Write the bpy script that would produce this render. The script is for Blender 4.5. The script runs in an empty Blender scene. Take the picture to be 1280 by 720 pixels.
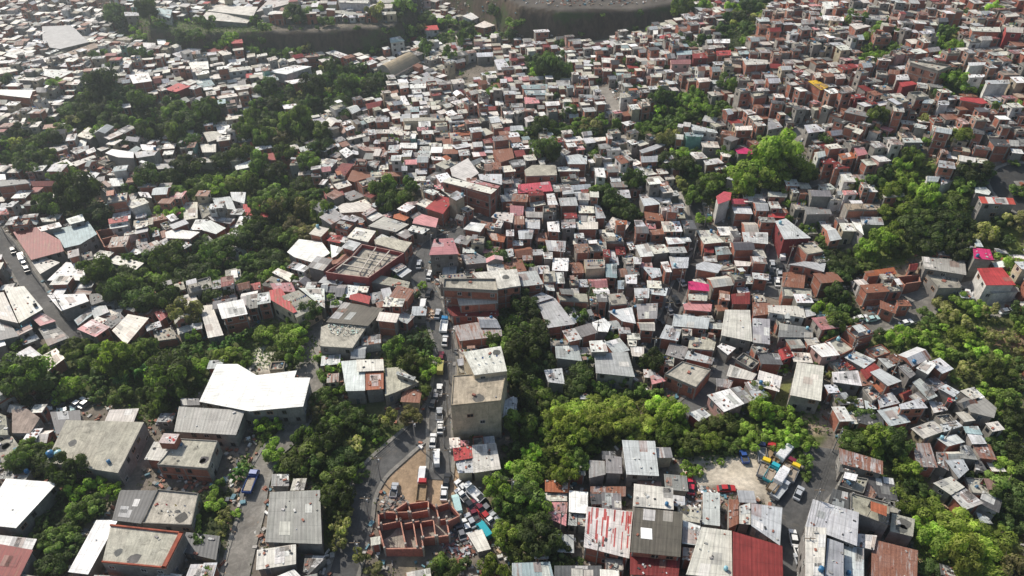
# hillside neighbourhood seen from above
# ---------------------------------------------------------------- survey data
# Roof outlines were surveyed sheet by sheet: (col,row) of a 4x3 sheet grid, four survey units per photo pixel.
# line = outline points | roof code | height above ground | wall code | flags | label @ short name
ROOFS = {}
ROOFS[(0,3)] = """
330,-60 720,-50 590,205 230,150|c|5|c|T|wide stained concrete slab roof with blue tanks above the bottom left corner@the wide tank slab
900,35 1090,45 1040,185 785,165|c|5|b|H|small brick house with flat cement roof and a red rooftop hut@the rooftop hut house
790,290 995,310 960,470 710,460|c|3|c||low mottled concrete terrace below the red rooftop hut house@the mottled terrace
600,290 785,292 705,458 560,440|d|3|c|
30,232 290,252 80,480 -110,460|Z|4.5|c||bright white metal roof cut by the left edge of the photo@the left edge white roof
482,440 590,440 440,712 340,700|Z|3.5|c||narrow white metal lean-to beside the red rimmed slab@the narrow white lean-to
555,465 920,505 830,685 510,655|c|6|c|E|flat grey green slab roof with a terracotta red rim@the red rimmed slab
0,560 165,590 90,740 -90,740|R|4|c||maroon metal roof house in the bottom left corner@the corner maroon roof
0,515 185,535 160,588 -20,560|w|3.5|c|
-20,60 60,20 110,90 20,190|c|3|b|
930,500 1100,520 1080,640 910,600|d|2.4|c|
"""
ROOFS[(1,3)] = """
70,300 320,290 330,560 45,550|f|5|c|B|long weathered fibre cement roof beside the curving road@the long grey roof by the road
5,590 200,560 200,660 0,690|C|4|c||cream metal roof just below the long grey fibre cement roof@the cream bottom roof
60,740 190,685 260,760 100,800|w|3|c|
245,615 360,618 262,715 235,700|d|2.4|c|
80,210 165,210 165,270 75,270|g|3|c|
1080,65 1200,55 1225,185 1085,205|C|4|y|B|cream roofed cottage with a red sheet patch above the wrecking yard@the cream cottage
985,80 1080,70 1083,130 990,145|r|3.8|y|
998,150 1083,133 1085,203 1010,205|m|3.7|y|
965,30 1020,25 1022,78 970,82|C|3|c|
1022,40 1062,42 1062,66 1024,70|p|3|b|
1055,510 1130,485 1175,585 1110,600|C|2.6|c||tilted corrugated shack roof among the wrecked cars@the wrecking yard shack
572,528 622,520 622,560 575,568|C|3|b|
"""
ROOFS[(2,3)] = """
550,40 715,45 735,220 572,212|m|5.5|c||blue grey metal roofed block below the bamboo grove@the blue grey roof
385,140 465,145 468,212 385,230|g|4.5|c|B
468,115 548,125 552,208 470,205|g|5|c|B
392,272 570,272 568,322 390,322|u|2.6|b|
610,258 805,280 808,388 606,370|C|7|c||cream metal roof behind the olive brown slab@the cream upper roof
612,374 855,402 842,625 592,600|D|7|b|K|big olive brown roof with a white square skylight@the skylight roof
592,604 842,629 832,725 590,712|R|5.4|b|
374,372 604,398 586,632 358,575|S|5|b||large white sheet roof streaked with red paint@the red streaked roof
165,240 290,245 285,303 165,298|o|3.5|b|
160,305 275,310 275,345 165,345|C|3|c|
200,350 278,350 270,470 165,425|p|3.2|c|
286,292 380,300 378,408 284,400|w|4|c|
285,404 328,407 325,470 280,465|m|3.4|c|
332,412 375,412 368,472 330,467|C|3.3|c|
0,655 190,648 212,740 0,740|t|4|c||pale teal patched roof at the bottom edge@the pale teal roof
212,668 448,668 448,745 212,745|d|3.6|c|
855,440 943,470 938,568 850,556|m|4.4|c|
850,574 940,584 930,650 850,640|u|4|b|
955,300 1040,305 1040,470 952,460|m|4|c|
948,474 1098,494 1102,735 870,712|C|5|c||large pale yellow white metal roof beside the dark red roof@the pale yellow roof
1085,335 1133,340 1133,458 1085,480|u|4|b|
1137,370 1193,352 1193,463 1137,458|C|4.2|c|
1197,355 1352,378 1340,568 1197,468|m|4.4|c||light grey roof just below the truck yard@the yard edge grey roof
1104,496 1352,570 1356,740 1104,740|R|5|b||broad dark red metal roof at the bottom edge@the broad dark red roof
"""
ROOFS[(3,3)] = """
355,80 575,145 575,213 362,158|v|5|c|B|rust streaked pale roof at the top of the truck alley@the rusty alley roof
360,160 445,172 440,212 355,198|d|4|c|
370,215 500,238 475,312 350,275|c|4|c|
502,250 546,312 530,335 480,318|u|3.6|b|
412,305 612,360 600,470 410,398|c|5|c|
325,282 408,304 406,396 300,352|d|4.8|c|
225,335 455,402 445,570 187,472|m|6|c||large light grey metal roof beside the bottom alley@the light alley roof
187,474 293,478 277,740 187,740|C|8|c||long cream metal roof running off the bottom edge@the long cream roof
297,530 378,558 378,740 281,740|M|7.4|c|
382,565 480,582 480,740 382,740|m|5|c|
450,508 545,517 530,590 444,570|C|4.4|c|
620,405 735,435 725,523 610,495|c|4|c|
520,535 750,592 745,740 515,740|v|4.4|b||blue grey roof with red rust stripes in the bottom right@the rust striped roof
725,55 810,55 850,178 742,172|v|4|b|
840,100 890,100 905,195 850,165|g|3.4|c|
885,140 975,135 1005,188 955,232|m|4|c|
825,255 915,222 985,275 915,315|C|4.5|c||pale weathered roof alone among the lower right trees@the lone pale roof
917,318 987,280 1080,355 985,390|C|4.5|b|
1040,400 1100,425 1125,460 1060,450|m|3|c|
840,30 940,10 985,50 900,72|m|3.5|b|
985,-12 1050,-12 1095,58 1022,60|m|3.5|c|
1022,64 1110,62 1145,140 1062,130|u|3.5|b|
960,60 1012,70 1050,140 962,130|g|3.4|c|
1030,135 1065,140 1105,205 1040,190|d|3|c|
"""
ROOFS[(0,2)] = """
20,0 120,-10 215,105 95,175|C|5|c||broad cream sheet roof beside the left hand street@the broad cream roof
-60,30 18,20 90,175 -20,150|C|4.6|c|
235,35 425,28 445,65 305,115|w|5|c|B|bright white roof at the foot of the left hand street@the street foot white roof
446,30 505,25 530,62 450,88|d|4|c|
452,92 530,87 548,120 470,150|m|3.6|c|
370,160 448,102 468,130 390,188|t|3|c|
385,205 460,155 550,195 477,245|p|5|b|B|faded pink metal roofed brick house above the banana plants@the faded pink roof
502,160 600,125 625,150 556,203|d|4|b|
560,212 640,130 745,150 630,285|C|5|b||pale sheet roof right beside the faded pink roof@the pale fan roof
770,122 860,85 880,110 800,168|r|4|b|
765,220 860,195 890,250 780,265|c|3|b|
1000,90 1060,82 1118,235 1040,250|C|4|c|
1085,80 1215,55 1238,130 1110,155|w|7|b||tall brick house with flat white roof behind the bananas@the tall white roofed brick house
1060,60 1185,35 1190,52 1080,74|g|5|b|
-40,150 60,190 95,240 -40,270|g|4|c|
70,200 150,165 160,190 80,225|q|3|c|
-60,250 20,262 30,285 -40,305|w|4|c|
150,140 215,125 280,165 200,190|p|4|c|
190,195 280,180 340,250 240,290|g|3|c|
75,330 150,290 215,340 130,380|w|4|b|
215,335 280,300 325,350 240,415|C|3.6|b|
895,592 1225,612 1180,735 870,718|f|5|c||old ribbed fibre cement roof below the big white shed@the ribbed grey roof
900,550 995,552 1000,585 905,588|d|4|c|
60,610 130,600 200,650 150,725 60,725|P|4|c|
-40,610 30,640 40,735 -50,735|c|4|c|
250,620 400,610 410,720 280,730|d|4|c|
"""
ROOFS[(1,2)] = """
65,12 125,0 205,118 186,125 75,60|r|6|y||red roofed tan house with a grey centre slab@the red and grey roof
128,40 212,10 320,90 202,148|c|5.6|y|B
214,0 342,0 345,100 322,88|w|5|c|
440,70 640,102 560,190 350,170|D|5|c||big dark brown sheet roof left of the cement facade@the dark brown roof
470,35 510,25 575,42 565,80 465,55|r|4.6|b|
325,195 420,155 555,190 482,300 320,290|c|5|c|J|cement slab strewn with teal scraps of rubbish@the scrap strewn slab
502,358 636,356 640,412 505,418|C|5|c||cream and orange patched roof above the grey wall@the orange patched roof
425,366 500,360 544,420 545,513 450,515|m|4.8|c|
548,418 638,414 638,505 548,510|o|5|c|
645,400 715,395 815,470 700,520 645,540|c|4|c|
705,415 800,445 790,462 700,430|m|5.6|c|
940,-40 1200,-40 1210,20 935,5|c|10|b||long unfinished brick terrace beside the main street@the brick terrace
1000,30 1200,35 1210,75 1015,88|C|7|b|
945,90 1210,92 1215,140 975,140|R|4|b|
985,190 1105,170 1228,204 1230,240 1020,265|v|5|b|B|pinkish rusted roof brick house beside the main street@the rusted pink roof
1105,145 1185,145 1225,200 1120,198|m|5.6|b|
1035,320 1225,290 1255,415 1092,435|W|14|y|N|white flat roof atop the tall tan building@the tall building white top
985,440 1250,420 1225,565 975,590|Y|13|y|N|tall cement building with a broad tan flat roof@the tan flat roof
1225,570 1290,540 1290,655 1220,645|m|5|c|
"""
ROOFS[(2,2)] = """
125,78 215,50 315,180 180,200|M|5|b||streaked grey sheet roof beside the dark central trees@the streaked grey roof
60,60 150,20 210,48 120,75|m|4|b|
222,20 375,30 380,70 240,60|c|5|b|
400,172 460,150 495,180 480,220 410,215|w|4|c|
480,115 600,95 620,178 550,165|m|5|b|
622,80 730,75 725,153 630,155|g|5.4|b|
622,172 710,170 715,215 640,210|C|5|b|
610,0 688,0 685,50 615,50|m|6|b|
692,0 780,0 770,40 692,30|m|5|b|
880,-32 905,-35 985,-18 987,16 882,8|k|5|b||vivid magenta roof beside the narrow dark street@the magenta roof
880,30 980,20 975,65 885,60|C|4.4|b|
855,80 930,62 1000,82 995,118 862,108|p|4|b||salmon pink roof just below the magenta roof@the salmon roof
1035,10 1090,20 1090,65 1035,60|o|5|b|
1095,30 1190,20 1190,80 1100,80|R|5|b|
1200,72 1290,75 1290,130 1205,140|v|4|b|
810,130 990,150 980,205 800,190|m|5|b||long pale grey roof below the salmon pink roof@the long pale grey roof
770,182 850,202 830,265 736,250|m|4.4|b|
1065,108 1190,110 1202,268 1045,236|C|5.5|c||large cream shed roof in the middle right@the large cream shed
1202,150 1290,155 1290,282 1205,272|M|5|c|
890,240 1020,270 1010,312 880,300|c|4|b|
880,312 1012,350 1000,382 862,352|m|3.6|b|
1025,292 1050,275 1120,300 1080,335|w|4|c|
850,200 900,205 900,238 855,238|c|5|c|
850,370 995,410 920,500 762,432|c|4.5|b|B|blotchy dark stained slab on a brick house above the bamboo@the blotchy slab
690,440 730,430 770,465 700,482|p|3|b|
1090,382 1225,430 1200,462 1072,440|C|4|b|
1020,450 1110,460 1090,502 1022,490|g|3.6|c|
975,535 1090,502 1163,578 1060,620|w|4.5|p|B|bright white and grey gabled roof on a pink house@the pink gabled house
1093,500 1140,490 1215,560 1166,578|g|4.4|c|
880,625 950,600 995,635 940,672|w|3.6|r||small white roof with a red wall beside the bamboo@the small red walled house
385,265 465,260 480,318 395,320|w|6|c|
410,326 580,320 615,445 420,425|M|5|c|B|wide mid grey metal roof above the bamboo grove@the wide grey roof
590,290 660,295 660,345 600,340|C|4|c|
575,250 625,262 622,292 585,290|C|4|c|
215,290 330,285 350,365 220,350|m|4|c|
190,262 280,262 285,286 195,288|c|4|b|
160,410 250,400 265,480 180,470|m|4|c|
-10,545 30,548 15,655 -10,655|m|4|c|
340,530 380,530 382,555 340,555|m|3|c|
"""
ROOFS[(3,2)] = """
0,85 175,90 190,150 0,120|C|5|w||long low white building near the middle right road@the long white building
70,0 215,10 220,50 75,45|c|4|b|
182,100 230,92 240,135 192,145|m|4|c|
240,112 320,130 330,160 242,142|q|3|c|
58,175 225,200 225,248 50,245|g|4|c|
210,290 310,268 360,335 270,345|w|5|p||pinkish walled house with a half white half grey roof@the half white roof
50,310 100,290 130,340 70,362|r|4|r|
145,370 280,390 265,565 110,535|C|5|c|B|tall cream shed roof beside the grassy mound@the mound side cream shed
320,420 450,412 470,490 325,470|w|4|c|
380,345 430,312 540,360 480,402|m|4|c|
460,410 530,372 560,400 492,460|R|4|b|
440,415 480,422 530,482 472,490|v|3.6|b|
510,420 560,402 670,465 600,490|m|5|b||two tone tin roof amid the right hand cluster@the two tone tin roof
548,350 600,352 640,385 600,402|m|4|c|
545,545 620,520 660,575 560,600|m|4|b|
470,502 520,490 570,545 522,570|c|3.6|c|
482,560 530,575 545,605 490,605|m|3|c|
655,582 760,550 800,600 662,606|m|6|b||tall brick house with pale tin roof in the right cluster@the tall cluster house
560,470 600,492 690,500 640,540|d|3|b|
650,530 700,510 722,540 682,562|R|3.4|b|
740,400 790,360 850,375 800,432|w|5|c||small bright white roof at the cluster's upper edge@the small bright roof
720,470 760,450 850,540 802,560|m|4|c|
650,392 690,380 740,430 710,452|g|4|c|
850,500 890,480 960,520 930,545|m|4|c|
900,548 940,548 920,572 895,565|r|3.6|b|
800,562 870,572 900,610 830,625|C|3|c|
940,572 990,540 1060,590 980,602|g|3.6|c|
995,592 1080,545 1145,600 1130,650 1012,620|f|4|c||mossy grey roof at the cluster's far right tip@the mossy tip roof
860,680 940,660 975,690 880,720|m|4|c|
975,692 1050,690 1075,735 990,725|t|3.4|c|
420,555 470,550 480,600 430,600|w|3|c|
1090,-10 1250,-10 1258,18 1118,28|f|4|w|
560,60 640,92 640,130 560,100|u|4|b|
642,60 700,60 720,90 650,90|u|4|b|
"""
ROOFS[(0,1)] = """
65,440 180,415 300,480 320,535 155,580|R|5|c||broad maroon corrugated roof beside the left hand street@the broad maroon roof
185,417 295,390 310,412 205,437|w|5.4|c|
250,436 440,385 485,450 400,502 322,520 295,475|t|5.2|c||large blue grey roof joined to the maroon roof@the large blue grey roof
330,375 410,350 425,382 350,402|w|6.5|c|
235,682 330,590 415,600 430,682|w|4|c||fan shaped white roof above the left hand street@the fan shaped roof
540,375 640,358 640,384 545,400|r|6|w|
545,403 640,388 640,410 550,425|w|5|w|
535,590 580,555 720,595 680,628|C|4|c||lone cream oblong roof among dark trees on the left@the lone cream roof
780,620 800,600 845,605 825,630|C|3|c|
825,440 870,425 1000,440 950,475 830,470|w|5|b|B|white roofed brick house above the dark left ravine@the ravine white roof
1000,400 1050,380 1130,420 1080,450 1010,430|w|5|b|
1215,300 1355,304 1340,366 1215,355|r|5|w||bright red roof with a white edge on the left slope@the slope red roof
915,290 988,290 988,370 920,380|C|4|c|
992,302 1090,302 1072,340 1012,380|c|4|c|
1060,270 1150,262 1180,328 1080,320|m|5|c|
1152,240 1230,240 1222,298 1160,280|m|5|w|
1040,362 1180,372 1150,400 1060,382|g|5|b|
845,342 890,320 905,345 855,370|k|4|c|
610,287 720,270 745,292 660,322|C|6|w|
690,240 740,240 760,270 700,260|w|5|c|
470,200 520,190 575,230 532,252|c|7|w|
545,172 610,168 622,208 560,212|m|5|c|
410,162 450,135 500,145 470,175 430,185|m|5|c|
645,145 700,135 690,180 650,172|p|5|c|
525,45 560,25 668,40 668,70 590,66|w|8|c|B|angular white roof crowning the upper left apartments@the angular white roof
672,42 800,20 772,56 682,70|m|7.6|c|
700,0 780,8 770,34 710,30|w|6|c|
760,100 860,100 870,120 790,126|C|5|c|
350,95 470,55 482,66 380,112|C|5|b|
265,90 330,88 330,105 270,108|w|4|b|
240,20 330,5 340,20 270,42|C|5|b|
410,40 470,15 480,35 430,55|w|5|b|
-30,182 130,178 150,195 -20,215|g|8|b||long brick block by the left edge with grey roof@the left edge brick block
152,185 300,185 282,210 162,212|R|5|b|
45,302 120,300 125,320 50,325|t|4|c|
220,250 270,250 275,270 225,272|C|4|c|
200,370 280,365 280,385 212,390|C|5|c|
160,592 230,570 300,592 200,650|C|4|c|
1000,0 1080,0 1080,40 1012,42|C|5|c|
1172,110 1280,70 1285,108 1182,130|w|4|c|
1125,632 1200,615 1210,690 1130,700|c|3|c|
-60,150 25,150 30,178 -60,180|w|6|b|
"""
ROOFS[(1,1)] = """
155,540 215,475 330,490 370,545 290,595 190,565|w|5|b|B|many sided bright white roof on brick house above the ravine@the many sided white roof
372,502 440,520 400,560 378,570|w|4.6|b|
455,466 500,415 600,435 560,490|C|6.5|b|B|cream roofed tall brick house left of the ridge@the ridge cream roof
560,410 640,362 765,402 700,440|C|5|c|
757,430 782,406 870,425 832,450|w|5|c|
790,372 830,350 912,372 900,418 782,396|p|5|c|
690,352 720,345 770,365 742,385 685,370|o|4.5|b|
845,320 920,258 990,275 935,350|r|5.6|b||crimson red roof on the ridge beside the curved street@the crimson ridge roof
930,188 968,166 1205,226 1176,250|C|10|b|B|long white roofed brick block standing along the ridge@the long ridge block
1062,190 1100,180 1220,210 1208,222|p|9|b|
1110,150 1230,150 1230,204 1120,178|m|8|c|
970,120 1060,70 1115,145 1050,185 980,160|C|6|c|
1180,30 1280,20 1292,70 1220,92|u|6|b|
1175,365 1200,340 1290,345 1282,395|C|6|b|
1035,425 1075,390 1150,400 1122,440|w|6|b||square white roof brick house right of the curved street@the square white roof
1250,430 1290,428 1290,460 1250,460|w|6|b|
1150,442 1250,452 1240,492 1180,482|o|4|b|
865,555 890,475 985,470 1015,550|p|8.5|c|T|pinkish red roofed grey house facing the curved street@the pink red roof
590,478 640,462 780,492 742,540 600,500|c|5.6|b|
352,482 382,456 440,456 420,496|r|5|b|
410,312 435,297 520,290 590,302 585,335 420,345|C|5.5|y|
425,250 490,230 545,260 472,285|g|4.5|c|
390,132 430,95 490,100 440,165|R|5|b|
455,180 480,130 575,140 570,165 490,190|u|5|b|
520,92 600,80 622,86 600,120|g|5.6|c|
415,35 450,15 490,45 450,70|w|6|c|
500,12 640,16 650,38 540,34|u|6|b|
720,-6 805,-6 805,22 725,20|w|6|b||square white roofed brick cube above the ridge@the white topped brick cube
810,35 870,35 870,70 810,70|m|5|b|
875,62 970,66 970,80 880,80|w|6|b|
975,5 1060,-4 1080,10 1000,25|w|6|b|
620,140 780,140 790,160 640,162|u|4|b|
625,172 680,166 672,190 630,192|C|3.6|c|
800,300 845,270 890,290 850,320|C|5|c|
750,292 808,285 812,302 760,306|p|5|b|
920,225 970,215 995,235 960,255|C|5|c|
890,206 940,200 932,224 895,226|p|5|b|
310,692 350,650 460,660 420,705|m|4|c|
80,642 110,620 190,650 170,690|C|4|c|
70,697 180,692 200,740 90,735|p|5|b|
570,690 620,655 770,690 760,725|c|4|c|
480,672 545,672 550,702 490,704|t|4|c|
1020,552 1100,542 1190,590 1050,602|g|4|c|
1080,644 1304,624 1324,708 1168,732|W|8|b|B|big cream white flat roof at the head of the main street@the street head white roof
915,657 1048,645 1060,700 920,702|c|5|c|
40,52 150,30 220,42 190,75 60,82|R|5|b|
325,117 375,111 375,135 330,141|p|8|c|
1240,530 1285,520 1290,560 1245,570|m|5|b|
"""
ROOFS[(2,1)] = """
30,202 190,187 205,235 30,246|n|5|n|B|bright pinkish red roofed house in the dense centre@the bright pink red roof
-10,305 60,310 55,360 -10,356|p|5|b|
62,130 100,105 220,105 225,155 70,160|c|6|b|
-20,80 60,75 70,108 0,118|d|6|b|
265,60 330,50 375,60 375,100 280,100|m|6|b|
225,115 330,110 340,135 230,136|w|5|b|
172,250 210,246 230,303 180,305|w|6|b|
232,270 320,265 330,308 242,310|m|6|b|B
330,306 408,310 413,345 335,345|C|5|b|
412,300 442,310 470,370 420,372|m|5|b|
495,230 585,228 595,270 510,266|m|5|b|
490,190 570,185 580,215 500,216|g|5|b|
412,120 460,120 470,168 420,162|w|6|w|
472,112 530,112 535,140 478,142|g|6|b|
660,167 740,160 765,185 670,195|C|4|b|
700,197 780,187 785,215 705,216|o|4|b||orange sheet roof behind the central tree clump@the orange roof
630,142 700,135 730,150 650,160|C|4|b|
635,252 680,250 745,300 660,310|m|5|b|
700,265 790,270 800,300 745,292|C|5|b|
660,337 750,350 760,385 670,380|u|5|b|
610,380 650,380 670,410 620,415|m|5|b|
515,382 575,382 575,402 520,405|o|9|b||narrow brick turret with a small rust orange cap@the brick turret
615,507 680,496 710,560 642,565|w|6.5|b|B|crisp white roof with a green tank in the dense centre@the crisp white roof
440,447 540,450 560,495 470,490|c|5|b|
320,390 430,390 430,425 325,426|C|6|b|
175,390 235,385 240,440 180,436|w|6|b|
65,372 140,370 140,425 70,420|m|5|b|
30,430 110,426 100,475 35,475|m|5|b|
65,337 155,340 155,368 70,366|C|5|b|
310,445 358,445 362,470 312,470|w|6|w|
305,475 375,475 370,505 305,502|C|4|b|
375,500 470,487 475,535 380,536|c|5|b|
165,480 270,485 265,540 180,532|m|5|b|
155,542 203,538 203,575 160,572|w|5|c|
205,570 285,570 280,635 200,632|w|5|c||plain white square roof above the street head@the plain white square
360,577 465,576 465,620 370,625|c|5.5|y|
467,600 525,595 525,670 470,665|t|5|b|
565,655 625,650 625,700 570,696|w|6|c|
528,682 563,680 560,725 530,725|t|5|c|
785,562 885,566 880,620 800,622|m|5.4|b|
742,590 780,586 800,640 770,640|w|5|b|
650,612 740,622 750,660 700,672|m|5|b|
605,562 650,572 645,600 610,600|w|6|b|
765,465 830,465 870,495 780,502|m|5|b|
675,432 760,422 770,450 690,456|u|5|b|
920,602 960,587 1055,605 1030,645 920,626|m|6.5|b|B|pale roofed brick house above the magenta roof@the pale brick house
920,432 1000,430 1060,490 960,500|C|5|b|
1012,510 1080,512 1100,550 1022,555|t|5|b|
955,562 1018,556 1028,590 960,586|C|4.4|b|
1090,490 1138,490 1135,515 1090,515|w|5|b|
1150,440 1280,442 1280,500 1160,490|m|5|b|
960,512 1010,512 1010,545 960,540|R|4.4|b|
1020,262 1060,237 1098,242 1092,280 1030,300|n|8|w|B|tall white house with pinkish red top beside leafy tree@the tall white house
1090,275 1175,275 1180,300 1100,300|n|5|b|
1097,306 1190,306 1205,350 1112,346|m|5|b|
1152,250 1255,250 1270,290 1162,290|C|4|c|
1115,27 1150,12 1215,35 1200,50 1130,48|k|4|c||hot pink roof below the big upper right tree@the hot pink roof
955,80 1030,70 1060,95 970,106|m|5|b|
880,40 950,40 980,70 920,76|C|5|c|
1040,42 1108,42 1090,66 1052,62|C|5|b|
1070,172 1130,135 1165,142 1120,186|m|4|c|
1010,116 1070,106 1080,120 1020,131|C|4|b|
635,32 740,-6 770,4 710,30 650,46|m|5|b|
640,62 720,60 732,88 645,92|m|5|b|
20,642 120,632 158,700 50,712|m|6|b|
160,690 205,690 215,735 170,730|m|5|b|
1110,582 1200,590 1190,610 1120,610|C|5|b|
1200,642 1285,650 1285,682 1205,672|m|5|b|
"""
ROOFS[(3,1)] = """
855,80 930,90 940,125 850,115|m|7|b|
790,162 860,166 850,190 792,186|w|5|w|
864,172 930,182 880,202 866,200|w|4|w|
1050,262 1225,270 1240,303 1068,296|s|6|c||red and white striped roof near the curved right road@the striped roof
1035,215 1090,215 1115,240 1105,255 1035,242|w|4|c|
1025,517 1110,527 1130,580 1030,572|k|7|c|T|magenta roofed narrow building near the right edge@the right edge magenta roof
1045,622 1170,616 1240,705 1090,706|r|7|w|B|scarlet metal roof on a white walled building at right@the scarlet roof
768,562 985,580 992,655 780,622|f|5|c|B|wide grey ribbed shed below the dark right ravine@the wide ribbed shed
780,642 940,665 970,725 850,725|c|4|c|
480,637 630,616 645,650 500,662|o|4|b|
705,602 745,596 745,630 705,632|R|4|b|
35,385 90,372 215,470 80,476|m|7.5|R|B|grey roof over a dark red facade beside a parking street@the dark red facade house
100,602 180,586 290,596 280,640 180,612|m|6|b|
75,642 190,632 180,722 70,712|u|4.6|b|
270,410 300,405 370,475 310,486|w|5|b|
180,312 310,322 320,350 190,352|g|5|c|
370,232 440,232 450,250 380,256|p|6|w|
380,297 560,300 560,328 400,330|P|5|b|
460,362 570,366 580,405 470,402|m|5|c|
570,250 680,244 684,262 580,268|C|4|b|
410,372 460,376 480,455 440,420|w|5|c|
0,237 100,242 96,266 0,262|C|5|b|
0,337 100,342 80,370 0,366|r|4|b|
230,42 270,36 290,60 250,70|w|6|w|
255,78 320,70 350,95 280,100|R|6|b|
325,90 390,85 410,120 330,125|R|6|b|
350,50 420,40 440,70 370,80|o|6|b|
430,20 480,15 500,50 450,60|p|6|b|
"""
ROOFS[(0,0)] = """
210,132 355,126 445,210 300,245 215,232|M|8|c||huge pale grey hall roof in the upper left@the huge grey hall
315,268 470,215 525,225 380,272|P|6|c||long tan roof stretching beside the huge grey hall@the long tan roof
15,277 80,245 185,250 100,296|w|6|b|
195,342 370,355 290,395 200,372|w|6|b|
645,377 740,362 760,405 665,418|w|7|b||brilliant white square roof in the upper left quarter@the brilliant white square
820,447 890,415 955,430 880,460|r|7|R|B|brick red roofed house in the upper left row@the upper red roof
1002,96 1032,58 1262,84 1236,116|C|4|c||lower half of the twin cream warehouse roofs@the lower twin warehouse
1036,54 1082,24 1290,34 1266,80|C|5.5|c||upper half of the twin cream warehouse roofs@the upper twin warehouse
580,520 650,514 655,535 595,543|w|4|b|
380,680 440,636 500,655 450,696|C|5|c||grey white hut roof amid the upper left woods@the woodland hut
1010,660 1060,655 1125,685 1040,710|C|5|c|
1080,632 1155,620 1130,670 1090,665|w|5|c|
470,342 540,335 550,350 500,365|w|6|w|
710,212 780,215 780,240 712,245|w|6|b|
785,197 832,197 830,224 790,222|w|6|w|
-20,447 185,450 150,490 -20,472|w|8|b|
430,372 500,375 495,395 432,392|C|6|w|
940,312 1040,305 1045,345 960,350|w|6|c|
975,402 1050,390 1075,425 990,440|t|6|c|
1165,432 1250,420 1260,435 1180,450|C|6|b|
1080,482 1180,466 1190,480 1090,494|C|7|w|
1100,345 1250,330 1260,345 1110,365|C|7|w|
860,270 940,240 1010,245 900,290|m|6|b|
780,270 830,265 845,285 790,290|w|6|b|
1030,250 1130,225 1160,240 1060,262|R|7|b|
1155,200 1210,195 1215,215 1158,218|r|8|R|
770,35 860,50 850,90 780,70|t|6|w|
385,130 460,95 495,105 410,145|w|5|c|
200,295 270,280 290,300 220,312|w|5|c|
-20,340 60,335 90,352 -10,372|C|6|b|
620,60 700,58 705,78 625,80|m|5|c|
"""
ROOFS[(1,0)] = """
600,335 720,280 832,310 690,388|G|7|c|A|big arched tan gymnasium roof in the upper middle@the arched hall
765,412 860,376 965,410 850,432|M|5|c||flat grey apron roof below the arched hall@the grey apron roof
768,422 850,418 850,440 770,442|w|7|w|
735,592 845,586 945,590 942,602 740,606|c|8|y|B|long cream two storey building in the upper middle@the long cream building
960,602 1035,598 1050,608 965,612|m|7|w|
55,357 190,325 280,332 150,372|w|7|w|
370,270 410,257 460,275 420,290|w|7|b|
310,298 370,286 395,302 340,318|w|7|b|
235,280 300,268 320,285 250,292|P|7|b|
140,405 250,390 330,400 180,420|w|6|b|
355,55 440,50 550,70 480,80|C|4|c|
300,355 325,350 335,372 305,375|w|6|c|
1030,80 1090,57 1140,78 1080,100|w|5|w|B|white topped block on the upper middle skyline@the skyline white block
1090,130 1150,100 1200,125 1140,140|C|7|b|
835,130 905,125 915,148 845,152|r|6|w|
780,205 870,196 885,215 800,225|w|6|w|
668,190 720,180 745,205 672,215|t|6|w|
970,510 1010,498 1040,515 1000,525|w|7|b|
945,560 980,548 1010,570 960,580|w|6|b|
1100,265 1185,262 1185,282 1105,285|w|6|c|
1190,300 1240,295 1280,350 1210,350|m|6|c|
450,540 490,525 525,550 480,570|m|6|c|
450,690 540,668 550,680 460,700|C|6|c|
130,525 200,518 210,540 140,545|w|6|b|
960,665 1060,655 1100,670 965,685|o|5|b|
1110,645 1150,640 1190,665 1140,680|C|6|b|
680,655 800,655 810,672 700,672|C|6|b|
805,635 860,632 862,655 808,655|p|8|b|
410,0 570,0 560,20 415,15|W|9|w||pale apartment block on the plateau at the top@the plateau apartment block
580,20 690,20 680,40 590,45|C|6|w|
600,0 740,0 735,12 610,15|C|6|c|
0,60 60,0 170,0 160,20|C|6|c|
545,520 640,500 620,530 560,545|R|6|b|
720,480 745,478 770,525 722,528|w|4|c|
870,528 930,525 925,545 880,548|C|6|b|
1235,555 1290,552 1290,570 1240,572|w|7|w|
"""
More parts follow.
